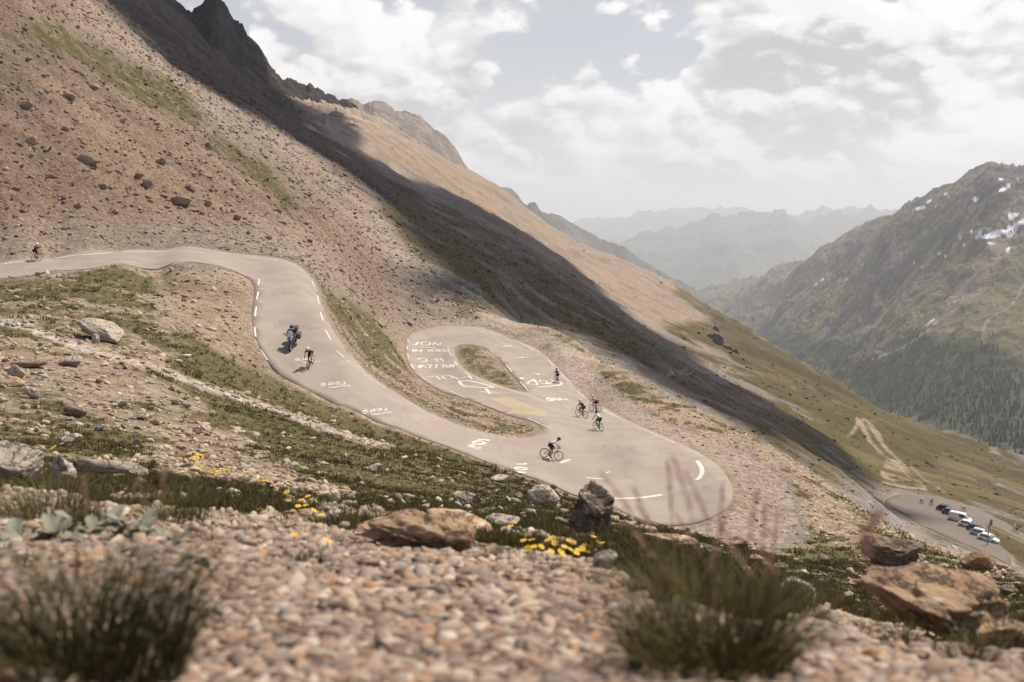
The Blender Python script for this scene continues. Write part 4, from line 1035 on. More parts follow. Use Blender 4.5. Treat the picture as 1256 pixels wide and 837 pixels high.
# reddish seed heads on thin stalks, close to the lens
def seed_stalk(px0, py0, px1, py1, r, L, seed, label):
    th0, e0 = px2te(px0, py0); th1, e1 = px2te(px1, py1)
    x1, y1 = r * math.sin(th1), r * math.cos(th1); top = Vector((x1, y1, r * float(e1)))
    x0, y0 = r * math.sin(th0) , r * math.cos(th0) ; base = Vector((x0, y0, float(ground(x0, y0)[0])))
    root = empty('seed_head_grass', base); tag(root, label, 'grass stalk', 'reddish grass stalks with seed heads')
    R = np.random.default_rng(seed); n = 9; P = []
    bend = R.normal(0, .05) - .02
    for i in range(n + 1):
        u = i / n; q = (top - base) * u; P.append((q.x * u + bend * (u ** 3 - u) + bend * .5 * u ** 4, q.y, q.z))
    V, F = [], []
    for i, p in enumerate(P):
        for k in range(4): V.append((p[0] + .0011 * math.cos(k * 1.571), p[1] + .0011 * math.sin(k * 1.571), p[2]))
    for i in range(n):
        for k in range(4): F.append((i * 4 + k, i * 4 + (k + 1) % 4, i * 4 + 4 + (k + 1) % 4, i * 4 + 4 + k))
    arr_mesh('stem', V, F, M['stalk'], parent=root)
    d = (Vector(P[-1]) - Vector(P[-3])).normalized(); up = Vector(P[-1]); V, F = [], []
    for i in range(70):                                   # spikelets around the upper stem
        u = R.random(); wv = math.sin(math.pi * min(1, u * .93 + .07)) ** .7; a = R.uniform(0, 6.283); rad = .0085 * wv * R.uniform(.3, 1)
        c = up - d * L * (1 - u) + Vector((math.cos(a) * rad, math.sin(a) * rad, 0)); t = (d * .9 + Vector((math.cos(a), math.sin(a), 0)) * .5).normalized() * .013
        sx = Vector((-math.sin(a), math.cos(a), 0)) * .0017; b = len(V); V += [c - sx, c + sx, c + t]; F.append((b, b + 1, b + 2))
    arr_mesh('seed_head', [tuple(v) for v in V], F, M['seed'], parent=root); return root
mat('stalk', (.30, .17, .11), .8); mat('seed', (.46, .29, .225), .85)
ST = [(800,700,757,580),(805,705,790,600),(815,710,800,622),(838,700,815,566),(850,705,838,560),(862,715,862,580),(880,720,885,592),(875,730,838,628),(900,735,868,640),(915,730,925,600),(920,738,945,618),(930,745,958,632),(915,745,905,650),(945,750,940,655),(850,740,770,640)]
for i, q in enumerate(ST): seed_stalk(*q, 2.15 + .10 * (i % 4), .125, 60 + i, 'reddish seed-headed grass stalk rising blurred in front of the hairpin bend')
for i, q in enumerate([(205,700,200,560),(115,705,102,585),(170,700,165,570)]): seed_stalk(*q, 3.3, .11, 80 + i, 'thin dark reddish grass stalk standing above the left slope')
for i, q in enumerate([(1055,760,1046,628),(1075,770,1066,655)]): seed_stalk(*q, 1.3, .03, 90 + i, 'very blurred reddish grass head in front of the right slope')

# yellow flowers
mat('petal', (.78, .50, .03), .6); mat('flower_eye', (.55, .28, .02), .8); mat('stem_green', (.12, .14, .045), .7); mat('pink_petal', (.62, .25, .48), .6)
def flower(px, py, size_px, label, group, petal='petal', r0=3.0, name='yellow_flower', h=.09):
    p = at_px(px, py + 3, r0); r = math.hypot(p.x, p.y); R = np.random.default_rng(int(px * 7 + py)); rad = max(.010, size_px * r / FPX * .5)
    h = h * R.uniform(.6, 1.1); root = empty(name, p - Vector((0, 0, .01))); tag(root, label, 'flower', group)
    V = [(.0015 * math.cos(k * 2.1), .0015 * math.sin(k * 2.1), zz) for zz in (0, h) for k in range(3)]
    arr_mesh('stem', V, [(0,1,4,3),(1,2,5,4),(2,0,3,5)], M['stem_green'], parent=root)
    tilt = Matrix.Rotation(R.uniform(.1, .8), 3, Vector((R.normal(), R.normal() , 0)).normalized()); V, F = [], []
    for k in range(13):
        a = k * 6.283 / 13; c, s_ = math.cos(a), math.sin(a); b = len(V)
        for u, wv, zz in ((.2, .10, 0), (.65, .20, .10), (1.0, .12, .06)):
            for q in (-1, 1): v = tilt @ Vector((c * u - s_ * wv * q, s_ * u + c * wv * q, zz)) * rad; V.append((v.x, v.y, v.z + h))
        F += [(b, b + 1, b + 3, b + 2), (b + 2, b + 3, b + 5, b + 4)]
    arr_mesh('petals', V, F, M[petal], parent=root)
    V = []
    for k in range(8):
        v = tilt @ Vector((math.cos(k * .785) * .3, math.sin(k * .785) * .3, .05)) * rad; V.append((v.x, v.y, v.z + h))
    v = tilt @ Vector((0, 0, .22)) * rad; V.append((v.x, v.y, v.z + h))
    arr_mesh('flower_eye', V, [(k, (k + 1) % 8, 8) for k in range(8)], M['flower_eye'], parent=root); return root
FL = [(642,673),(648,677),(652,673),(661,677),(666,675),(671,671),(678,665),(680,676),(686,673),(692,671),(698,673),(692,682),(700,681),(707,679),(713,677),(709,683),(672,691),(707,690),(688,682),(674,669),(696,677),(718,674),(655,682),(664,684),(676,683),(684,678),(703,672),(714,684),(648,668),(690,686),(720,682)]
for q in FL: flower(*q, 9, 'yellow daisy-like flower in the cluster at the top edge of the gravel', 'yellow flowers clustered above the gravel')
for q in ((723,664),(728,669),(738,675),(731,680),(751,669)): flower(*q, 8, 'yellow flower in the looser group just below the dark boulder', 'yellow flowers below the dark boulder')
flower(621,653, 11, 'taller yellow flower standing alone right of the split slab', None); flower(626,655, 9, 'yellow flower close beside the taller one right of the split slab', None)
flower(402,674, 14, 'single big blurred yellow flower in the short tuft on the gravel', None, r0=2); flower(361,665, 9, 'small yellow flower left of the big blurred one on the gravel', None, r0=2)
for q in ((241,562),(245,560),(248,577),(262,583),(268,580),(273,582),(279,579),(320,590),(326,594),(345,607),(355,625),(362,624),(370,622),(375,627),(366,630),(378,618),(290,572),(302,583),(256,566),(233,556),(335,600),(318,608),(352,612),(385,634),(340,585),(275,590),(225,548),(395,640),(142,615),(66,552)):
    flower(*q, 8, 'small yellow flower in the turf of the left slope', 'yellow flowers on the left slope', h=.12)
flower(988,728, 9, 'single pink flower on the pale rock left of the big orange rock', None, 'pink_petal', name='pink_flower', h=.05)

# grey-green broad-leaved plant at the left
mat('grey_leaf', (.25, .24, .175), .7)
def leaf_plant(px, py, wpx, n, seed, label):
    p = at_px(px, py, 3); r = math.hypot(p.x, p.y); k = r / FPX; R = np.random.default_rng(seed); root = empty('broad_leaved_plant', p); tag(root, label, 'plant')
    for i in range(n):
        a = R.uniform(0, 6.283); L = R.uniform(.6, 1.25) * 23 * k; wd = L * R.uniform(.6, .8); off = Vector((R.uniform(-.5, .5) * wpx * k, R.uniform(-.25, .25) * wpx * k, R.uniform(.0, .5) * 22 * k)); el = R.uniform(.1, 1.0)
        M3 = Matrix.Rotation(a, 3, 'Z') @ Matrix.Rotation(-el, 3, 'Y'); V, F = [], []
        for s in range(7):
            u = s / 6; hw = wd * .5 * math.sin(math.pi * min(1, u * .9 + .08)) ** .6
            for q in (-1, -.5, 0, .5, 1): v = M3 @ Vector((L * u, hw * q, abs(q) * hw * .35 - L * .25 * u * u + .06 * L * math.sin(u * 9 + q * 5))) + off; V.append(tuple(v))
        for s in range(6):
            for q in range(4): F.append((s * 5 + q, s * 5 + q + 1, s * 5 + q + 6, s * 5 + q + 5))
        o = arr_mesh('leaf', V, F, M['grey_leaf'], True, parent=root)
    return root
leaf_plant(125, 662, 120, 34, 4, 'pale grey-green broad-leaved plant at the left end of the gravel'); leaf_plant(45, 668, 80, 18, 5, 'smaller grey-leaved plant with dark gaps at the far left edge'); leaf_plant(190, 668, 60, 8, 6, 'few pale round leaves on the gravel right of the broad-leaved plant')

# ------------------------------------------------------------------ rocks one can point at
BIG = ico(5); MID = ico(4)
def rock_mesh(name, dims, seed, m, cuts=11, rough=.10, lay=.03, res=None):
    R = np.random.default_rng(seed); V, F = res or MID; V = V.copy()
    for _ in range(cuts):
        n = R.normal(size=3); n /= np.linalg.norm(n); k = V @ n - R.uniform(.42, .82); V -= np.maximum(k, 0)[:, None] * n * .97
    nr = V / (np.linalg.norm(V, axis=1, keepdims=True) + 1e-9)
    f1 = fbm(V[:, 0] * 1.3 + V[:, 2] * 2.1 + seed, V[:, 1] * 1.3 - V[:, 2] * 1.7, 7, .62, seed=seed, ridged=True)
    st = V[:, 2] * 5 + .8 * fbm(V[:, 0] * 2, V[:, 1] * 2, 3, seed=seed + 4); st = np.abs((st % 1) - .5) * 2
    f2 = fbm(V[:, 0] * 5 + V[:, 2] * 6 + seed, V[:, 1] * 5 - V[:, 2] * 6, 5, .6, seed=seed + 8, ridged=True)
    V = V + nr * (rough * f1 + rough * .32 * f2 + lay * (st - .5))[:, None]
    return V * np.array(dims) / 2 / np.maximum(np.abs(V).max(0), .2), F
def rock(px, py, w, h, m, seed, label, group=None, depth=None, tilt=0.0, yaw=None, sink=.18, r0=3.0, cuts=11, res=None, rough=.10, lay=.03, name='rock', r=None):
    p = at_px(px, py, r0); rr = math.hypot(p.x, p.y); k = rr / FPX; R = np.random.default_rng(seed + 99)
    W_, H_ = w * k, h * k * 1.12; D_ = depth * k if depth else W_ * R.uniform(.6, .9)
    V, F = rock_mesh(name, (W_, D_, H_ * (1 + sink)), seed, m, cuts, rough, lay, res)
    o = arr_mesh(name, V, F, M[m], False)
    o.rotation_euler = (0, tilt, (R.uniform(-.5, .5) if yaw is None else yaw)); o.location = (p.x, p.y + D_ * .25, p.z + H_ * (.5 - sink * .6))
    return tag(o, label, 'rock', group)
rock(729, 661, 68, 66, 'rock_dark', 2, 'dark craggy boulder at the edge of the slope in front of the road', cuts=14, res=BIG, rough=.34, lay=.05, name='boulder', yaw=.2)
rock(513, 672, 168, 40, 'rock_orange', 5, 'long split tan slab on the crest of the gravel', depth=90, tilt=.06, sink=.5, res=BIG, rough=.26, lay=.08, name='slab_rock', r0=3, yaw=0)
rock(478, 655, 96, 17, 'rock_orange', 405, 'thin tan flake lying on the left half of the long split slab', depth=50, tilt=-.10, yaw=.1, cuts=6, r0=3, name='slab_rock', rough=.2, sink=.1)
rock(560, 652, 100, 18, 'rock_orange', 407, 'sharp tan flake capping the right half of the long split slab', depth=60, tilt=.18, yaw=-.15, cuts=7, r0=3, name='slab_rock', rough=.22, sink=.1)
rock(560, 672, 70, 30, 'rock_orange', 6, 'rough tan block under the right end of the long split slab', res=BIG, rough=.2, lay=.05, r0=3)
rock(1165, 786, 205, 68, 'rock_orange', 9, 'biggest orange layered rock at the right edge', depth=130, tilt=.16, res=BIG, rough=.18, lay=.07, name='layered_rock', r0=4, yaw=.1)
rock(1240, 800, 64, 26, 'rock_orange', 10, 'low orange rock at the foot of the biggest orange rock', res=BIG, r0=4)
rock(1098, 700, 74, 36, 'rock_brown', 12, 'rounded brown boulder on the turf below the hairpin apron', res=BIG, rough=.22, lay=.0, name='boulder', r0=8)
rock(1205, 700, 44, 26, 'rock_orange', 13, 'orange rock on the bank above the biggest orange rock', r0=8)
rock(14, 590, 90, 36, 'rock_pale', 14, 'large brown rock cut by the left edge of the picture', res=BIG, r0=5)
rock(72, 590, 44, 30, 'rock_pale', 15, 'grey-pink rock between the left edge rock and the plank-like slab', res=BIG, r0=5)
rock(128, 582, 98, 15, 'rock_pale', 16, 'thin plank-like pale slab lying in the grass', depth=26, tilt=.12, yaw=0, cuts=5, r0=5, name='slab_rock')
rock(122, 418, 64, 20, 'rock_pale', 17, 'big tan slab with an overhang above the footpath', depth=50, tilt=.28, yaw=0, cuts=8, r0=20, res=BIG, name='slab_rock')
rock(117, 424, 11, 11, 'rock_pale', 18, 'small white stone under the big tan slab', r0=20)
rock(819, 671, 80, 13, 'rock_orange', 19, 'flat tan slab right of the dark boulder', depth=26, tilt=.1, yaw=0, cuts=5, r0=5, name='slab_rock')
rock(742, 700, 36, 22, 'rock_pale', 20, 'cream rounded stone on the gravel edge right of the flowers', r0=3)
rock(701, 650, 34, 12, 'rock_brown', 21, 'brown stick-like stone leaning left of the dark boulder', depth=8, tilt=.4, yaw=0, r0=4)
rock(667, 622, 44, 26, 'rock_pale', 22, 'pale rough stone heap left of the dark boulder', r0=5, rough=.2)
rock(570, 622, 36, 16, 'rock_pale', 23, 'pale tilted stone in the turf above the split slab', r0=5, tilt=.2)
rock(615, 650, 48, 18, 'rock_pale', 24, 'low pale stone arch in the turf behind the tall yellow flower', r0=4)
rock(663, 666, 26, 16, 'rock_brown', 25, 'pinkish stone just above the yellow flower cluster', r0=4)
rock(988, 748, 60, 34, 'rock_pale', 26, 'pale rock carrying the pink flower', r0=3, res=BIG)
rock(903, 674, 44, 12, 'rock_brown', 27, 'flat reddish stone below the gravel apron', r0=5)
for i, (a, b, w, h) in enumerate([(872,416,14,10),(882,422,16,15),(893,430,15,12),(880,410,12,8),(902,436,10,8)]):
    rock(a, b, w, h, 'rock_dark', 28 + 100 * i, 'dark block of the broken crag on the far tan ridge', 'blocks of the far crag', r0=300, rough=.3, lay=.06, name='crag', sink=.9, cuts=14)
rock(918, 456, 9, 8, 'rock_dark', 29, 'small dark rock on the green ridge below the dark crag', r0=200)
rock(503, 399, 10, 5, 'rock_pale', 30, 'white slab beside the far hairpin loop', r0=90)
for i, (a, b, w, h) in enumerate([(114,111,14,8),(38,176,18,10),(110,203,32,14),(221,251,25,12),(232,233,14,7)]):
    rock(a, b, w, h, 'rock_brown', 130 + i, ['dark brown boulder high on the scree below the upper grass patch', 'pale grey boulder on the scree near the left edge', 'largest brown boulder on the scree above the upper road', 'brown overhanging boulder low on the scree right of the largest one', 'dark flat boulder just above the brown overhanging boulder'][i], r0=100, name='boulder')
for i, (a, b, w, h) in enumerate([(30,131,14,7),(180,229,14,9),(85,125,14,7),(197,202,13,7),(256,185,12,7),(254,252,10,7),(125,231,10,6),(169,219,12,6),(80,161,9,6),(150,150,9,5),(60,215,10,6),(290,270,10,6),(140,262,9,6),(95,255,8,5),(330,295,9,5),(340,265,12,6),(380,300,9,5),(420,340,9,6),(20,235,10,5)]):
    rock(a, b, w, h, 'rock_brown', 150 + i, 'brown rock sticking out of the reddish scree above the road', 'rocks on the scree above the road', r0=100, res=ico(3))
for i, (a, b, w, h) in enumerate([(86,449,30,13),(32,450,40,9),(18,464,20,15),(15,474,22,8),(38,490,18,14),(91,512,26,13),(172,513,18,8),(191,520,15,8),(86,546,26,10),(165,550,17,10),(50,462,14,7),(120,470,12,6),(210,480,10,6),(150,500,12,6),(230,500,13,7),(60,520,14,7),(120,530,14,7),(240,530,14,7),(190,560,16,8),(250,560,14,8),(140,570,12,7),(225,590,18,9)]):
    rock(a, b, w, h, ['rock_pale', 'rock_brown', 'rock_pale', 'rock_orange'][i % 4], 200 + i, 'pale angular rock lying in the stony turf of the left slope', 'rocks on the left slope', r0=8, res=ico(3))
for i, (a, b, w, h) in enumerate([(408,620,18,13),(456,578,12,9),(485,614,18,11),(462,632,18,10),(421,647,16,10),(603,602,14,8),(615,594,28,8),(652,635,16,10),(440,590,12,8),(540,612,9,6),(520,620,9,6),(590,632,12,7),(635,612,12,7),(575,634,12,6),(500,590,9,6),(430,612,14,8),(350,570,12,8),(330,600,14,9),(300,590,20,8),(310,560,10,6),(370,590,14,8),(390,575,10,6),(400,630,12,8),(345,545,10,6),(285,610,26,10),(350,620,12,7),(560,580,8,5),(640,590,10,6),(470,560,8,5),(680,600,10,6)]):
    rock(a, b, w, h, ['rock_pale', 'rock_pale', 'rock_brown'][i % 3], 260 + i, 'pale stone scattered in the green turf below the road', 'stones in the turf below the road', r0=6, res=ico(3))
for i, (a, b, w, h) in enumerate([(1010,690,14,8),(1030,676,12,7),(960,700,26,9),(985,705,18,8),(930,690,20,8),(1060,690,12,7),(1130,690,12,7),(1150,680,10,6),(1220,715,20,10),(1180,712,16,8),(1050,720,16,8),(1240,730,22,10),(1075,735,14,8),(915,705,18,8),(1190,760,30,12),(1010,655,8,5),(1230,700,14,8)]):
    rock(a, b, w, h, ['rock_pale', 'rock_orange', 'rock_brown'][i % 3], 330 + i, 'tan stone on the grassy bank below the gravel apron', 'stones on the right bank', r0=6, res=ico(3))
for i, (a, b, w, h) in enumerate([(150,822,30,16),(330,745,22,12),(250,700,26,14),(420,720,24,12),(520,735,26,13),(600,790,34,17),(690,800,30,15),(470,800,38,18),(560,700,22,11),(640,720,24,12),(720,745,28,13),(1040,800,44,20),(1020,770,38,18),(1075,820,40,18),(1130,815,34,15),(350,800,34,16),(270,760,26,13),(100,700,34,15),(60,690,26,12),(780,790,30,14)]):
    rock(a, b, w, h, ['rock_pale', 'rock_orange', 'rock_brown', 'rock_pale'][i % 4], 370 + i, 'fist-sized stone lying on the blurred foreground gravel', 'larger stones on the foreground gravel', r0=1.5, res=ico(3))

# ------------------------------------------------------------------ conifer wood across the valley
def conifers():
    R = np.random.default_rng(44); n = 26000; T = np.radians(R.uniform(8, 34, n)); L = R.uniform(math.log(1150), math.log(5200), n); r = np.exp(L)
    e = vfield.e(T, L); x = r * np.sin(T); y = r * np.cos(T); px, py = te2px(T, e); z = e * r + vrelief(x, y, r)
    f = samp(W['forest'], px, py) + 26 * fbm(x / 260, y / 260, 6, .6, seed=101); m = (f > -4) & (R.random(n) < np.where(f > 6, .8, .35))
    P = np.stack([x[m], y[m], z[m]], 1); vs = []
    for k in range(6):
        V, F = [], []
        for tier, (z0, z1, rad) in enumerate(((.08, .5, .19), (.32, .75, .145), (.58, 1.0, .095))):
            b = len(V); a0 = R.random() * 6
            for q in range(6): a = a0 + q * 1.047; rr = rad * R.uniform(.75, 1.2); V.append((rr * math.cos(a), rr * math.sin(a), z0 + R.uniform(-.03, .03)))
            V.append((0, 0, z1)); F += [(b + q, b + (q + 1) % 6, b + 6) for q in range(6)]
        vs.append((np.array(V), np.array(F)))
    s = R.uniform(7, 13, m.sum())
    return instance('forest', [v[0] for v in vs], [v[1] for v in vs], P, s, R.uniform(0, 6.3, m.sum()), M['conifer'], .02)
island_mat('conifer', [(.035,.05,.028),(.055,.07,.035),(.045,.06,.03),(.075,.085,.04),(.04,.052,.032)])
conifers()
# ------------------------------------------------------------------ people, bicycles, motorcycle, cars
def skin(name, V, E, Rr, m, parent=None, sub=1, root=0):
    me = bpy.data.meshes.new(name + '_src'); me.from_pydata(V, E, []); me.update()
    o = bpy.data.objects.new(name + '_src', me); COL.objects.link(o)
    md = o.modifiers.new('skin', 'SKIN'); md.use_smooth_shade = True; md.branch_smoothing = .4
    for i, sv in enumerate(me.skin_vertices[0].data):
        r = Rr[i]; sv.radius = (r, r) if not isinstance(r, tuple) else r; sv.use_root = (i == root)
    if sub: s = o.modifiers.new('sub', 'SUBSURF'); s.levels = sub; s.render_levels = sub
    dg = bpy.context.evaluated_depsgraph_get(); res = bpy.data.meshes.new_from_object(o.evaluated_get(dg)); res.name = name
    bpy.data.objects.remove(o); bpy.data.meshes.remove(me)
    res.materials.clear(); res.materials.append(m)
    n = bpy.data.objects.new(name, res); COL.objects.link(n); n.parent = parent; return n

class MB:
    def __init__(self): self.V, self.F = [], []
    def tube(self, P, r, n=8, closed=False):
        P = [Vector(p) for p in P]; m = len(P); b = len(self.V); rr = r if isinstance(r, (list, tuple)) else [r] * m
        prev = None
        for i in range(m):
            a = P[(i - 1) % m] if (closed or i) else P[i]; c = P[(i + 1) % m] if (closed or i < m - 1) else P[i]
            t = (c - a).normalized(); ref = prev if prev is not None else (Vector((0, 1, 0)) if abs(t.y) < .9 else Vector((1, 0, 0)))
            u = (ref - t * ref.dot(t)).normalized(); w = t.cross(u); prev = u
            for k in range(n): q = k * 2 * math.pi / n; v = P[i] + (u * math.cos(q) + w * math.sin(q)) * rr[i]; self.V.append(tuple(v))
        for i in range(m if closed else m - 1):
            for k in range(n): j = (i + 1) % m; self.F.append((b + i * n + k, b + i * n + (k + 1) % n, b + j * n + (k + 1) % n, b + j * n + k))
        if not closed: self.F += [tuple(b + k for k in range(n))[::-1], tuple(b + (m - 1) * n + k for k in range(n))]
        return self
    def ring(self, c, R, r, axis='Y', n=28, k=6):
        P = []
        for i in range(n):
            a = i * 2 * math.pi / n; x, z = R * math.cos(a), R * math.sin(a)
            P.append((c[0] + x, c[1], c[2] + z) if axis == 'Y' else (c[0], c[1] + x, c[2] + z))
        return self.tube(P, r, k, True)
    def disc(self, c, R, w, n=20):
        return self.tube([(c[0], c[1] - w / 2, c[2]), (c[0], c[1] + w / 2, c[2])], R, n)
    def ball(self, c, s, nu=12, nv=8, z0=-1.0, rot=None):
        b = len(self.V)
        for i in range(nv + 1):
            lat = math.asin(z0) + (math.pi / 2 - math.asin(z0)) * i / nv
            for k in range(nu):
                a = k * 2 * math.pi / nu; v = Vector((s[0] * math.cos(lat) * math.cos(a), s[1] * math.cos(lat) * math.sin(a), s[2] * math.sin(lat)))
                if rot is not None: v = rot @ v
                self.V.append((c[0] + v.x, c[1] + v.y, c[2] + v.z))
        for i in range(nv):
            for k in range(nu): self.F.append((b + i * nu + k, b + i * nu + (k + 1) % nu, b + (i + 1) * nu + (k + 1) % nu, b + (i + 1) * nu + k))
        self.F.append(tuple(b + k for k in range(nu))[::-1]); return self
    def loft(self, secs, cap=True):
        b = len(self.V); n = len(secs[0])
        for s in secs: self.V += [tuple(p) for p in s]
        for i in range(len(secs) - 1):
            for k in range(n): self.F.append((b + i * n + k, b + i * n + (k + 1) % n, b + (i + 1) * n + (k + 1) % n, b + (i + 1) * n + k))
        if cap: self.F += [tuple(b + k for k in range(n))[::-1], tuple(b + (len(secs) - 1) * n + k for k in range(n))]
        return self
    def quad(self, *p): b = len(self.V); self.V += [tuple(q) for q in p]; self.F.append(tuple(range(b, b + len(p)))); return self
    def box(self, lo, hi):
        b = len(self.V); self.V += [(x, y, z) for x in (lo[0], hi[0]) for y in (lo[1], hi[1]) for z in (lo[2], hi[2])]
        self.F += [tuple(b + i for i in f) for f in ((0,1,3,2),(4,6,7,5),(0,4,5,1),(2,3,7,6),(0,2,6,4),(1,5,7,3))]; return self
    def make(self, name, m, parent=None, smooth=True):
        o = arr_mesh(name, self.V, self.F, m, False, parent)
        bm = bmesh.new(); bm.from_mesh(o.data); bmesh.ops.recalc_face_normals(bm, faces=bm.faces); bm.to_mesh(o.data); bm.free()
        if smooth:
            o.data.polygons.foreach_set('use_smooth', [len(p.vertices) <= 4 for p in o.data.polygons])
        return o

for nm, c, ro, sp in (('skin', (.48, .27, .19), .6, .3), ('black_cloth', (.022, .022, .025), .8, .2), ('navy_cloth', (.03, .035, .07), .8, .2), ('white_cloth', (.80, .79, .78), .8, .2), ('turquoise_cloth', (.42, .72, .72), .8, .2),
                      ('maroon_cloth', (.10, .02, .025), .8, .2), ('salmon_cloth', (.60, .22, .12), .8, .2), ('white_helmet', (.82, .81, .79), .35, .5), ('black_helmet', (.025, .025, .028), .35, .5), ('carbon', (.02, .02, .022), .4, .5),
                      ('rubber', (.018, .018, .018), .85, .2), ('steel', (.45, .45, .46), .35, .6), ('white_frame', (.75, .75, .74), .35, .5), ('red_frame', (.45, .05, .04), .35, .5), ('dark_glass', (.015, .018, .022), .08, .7),
                      ('car_white', (.78, .78, .76), .3, .5), ('car_silver', (.50, .51, .53), .28, .6), ('car_black', (.018, .018, .02), .25, .6), ('car_blue', (.045, .06, .09), .25, .6), ('car_grey', (.10, .10, .11), .3, .5), ('lamp_clear', (.8, .8, .78), .15, .7), ('lamp_red', (.45, .02, .02), .25, .6),
                      ('bike_blue', (.05, .075, .12), .3, .5), ('windscreen', (.62, .64, .66), .15, .6), ('leather', (.03, .027, .025), .7, .3), ('sign_grey', (.20, .16, .15), .6, .3), ('post_white', (.75, .74, .70), .6, .3)):
    mat(nm, c, ro, sp)

def wheel(parent, x, R=.335):
    w = MB().ring((x, 0, R), R - .016, .016, n=36).make('wheel', M['rubber'], parent)
    MB().ring((x, 0, R), R - .045, .013, n=32).make('rim', M['carbon'], w)
    s = MB()
    for k in range(16):
        a = k * math.pi / 8; s.tube([(x + .02 * math.cos(a), .03 * (-1) ** k, R + .02 * math.sin(a)), (x + (R - .05) * math.cos(a), 0, R + (R - .05) * math.sin(a))], .0016, 4)
    s.disc((x, 0, R), .024, .09, 10).make('spokes', M['steel'], w)
    return w
def bicycle(frame_mat):
    root = empty('bicycle')
    f = MB(); bb, st, ht, hb = (.41, 0, .27), (.28, 0, .70), (.79, 0, .84), (.83, 0, .68)
    f.tube([bb, st, (.25, 0, .90)], [.018, .016, .014]).tube([st, ht], .016).tube([bb, hb], .021).tube([(.785, 0, .88), hb], .02)
    for s in (-1, 1):
        f.tube([(bb[0], .03 * s, bb[2]), (0, .065 * s, .335)], .010).tube([(st[0], .02 * s, st[2] - .05), (0, .065 * s, .335)], .008)
        f.tube([(.835, .045 * s, .68), (.90, .05 * s, .52), (1.0, .05 * s, .335)], [.013, .012, .009])
    f.make('frame', M[frame_mat], root)
    wheel(root, 0); wheel(root, 1.0)
    h = MB().tube([(.785, 0, .88), (.86, 0, .90)], .014).tube([(.86, -.21, .90), (.86, .21, .90)], .013)
    for s in (-1, 1): h.tube([(.86, .21 * s, .90), (.94, .215 * s, .90), (.965, .215 * s, .85), (.94, .215 * s, .79), (.86, .215 * s, .77)], .013).tube([(.94, .215 * s, .90), (.975, .215 * s, .96)], .017).tube([(.97, .215 * s, .93), (.985, .215 * s, .82)], .006, 5)
    h.make('handlebar', M['carbon'], root)
    MB().ball((.22, 0, .925), (.13, .065, .025)).ball((.33, 0, .93), (.10, .025, .018)).make('saddle', M['carbon'], root)
    c = MB().disc((.41, -.05, .27), .09, .008, 20).tube([(.41, -.085, .27), (.41, .085, .27)], .016); a = math.radians(-65)
    for s, q in ((-1, a), (1, a + math.pi)): c.tube([(.41, .07 * s, .27), (.41 + .17 * math.cos(q), .075 * s, .27 + .17 * math.sin(q))], .012)
    c.make('crank', M['carbon'], root)
    for s, q in ((-1, a), (1, a + math.pi)):
        x, z = .41 + .17 * math.cos(q), .27 + .17 * math.sin(q); MB().box((x - .045, .085 * s - .025, z - .01), (x + .045, .085 * s + .045 * s, z + .01)).make('pedal', M['carbon'], root, False)
    return root
def hand_verts(V, E, Rr, wrist, tip, side):
    """palm, four curled fingers and a thumb grown from the wrist vertex"""
    w = Vector(V[wrist]); t = Vector(tip); d = (t - w).normalized(); lat = Vector((0, 1, 0)); dn = Vector((0, 0, -1))
    V.append(tuple(w + d * .055)); Rr.append((.036, .020)); p = len(V) - 1; E.append((wrist, p))
    for k, (o, L) in enumerate(((-.028, .062), (-.010, .072), (.010, .068), (.028, .052))):
        a = w + d * .085 + lat * o; V.append(tuple(a)); Rr.append(.0095); i = len(V) - 1; E.append((p, i))
        V.append(tuple(a + d * L * .5 + dn * .012)); Rr.append(.0085); E.append((i, i + 1))
        V.append(tuple(a + d * L * .55 + dn * (.012 + L * .5))); Rr.append(.0075); E.append((i + 1, i + 2))
    a = w + d * .035 - lat * side * .032; V.append(tuple(a)); Rr.append(.011); i = len(V) - 1; E.append((p, i))
    V.append(tuple(a + d * .03 - lat * side * .008 + dn * .02)); Rr.append(.0085); E.append((i, i + 1))

ROAD_POSE = dict(pelvis=(.25, 0, 1.00), waist=(.36, 0, 1.13), chest=(.53, 0, 1.25), neck=(.655, 0, 1.335), head=(.745, 0, 1.435), headx=(.755, 0, 1.50), sh=(.60, .185, 1.275), el=(.755, .235, 1.07), wr=(.905, .212, .985), tip=(.99, .215, .96),
                 hip=(.27, .095, .97), knR=(.515, -.10, .60), anR=(.44, -.10, .20), toR=(.56, -.105, .125), knL=(.655, .105, .80), anL=(.325, .10, .475), toL=(.45, .105, .435), look=.12)
MOTO_POSE = dict(pelvis=(.50, 0, .86), waist=(.52, 0, 1.05), chest=(.58, 0, 1.26), neck=(.62, 0, 1.42), head=(.66, 0, 1.54), headx=(.66, 0, 1.61), sh=(.59, .20, 1.34), el=(.74, .34, 1.12), wr=(.98, .32, 1.06), tip=(1.08, .33, 1.05),
                 hip=(.52, .11, .85), knR=(.92, -.24, .72), anR=(.72, -.22, .34), toR=(.90, -.23, .29), knL=(.92, .24, .72), anL=(.72, .22, .34), toL=(.90, .23, .29), look=.0)
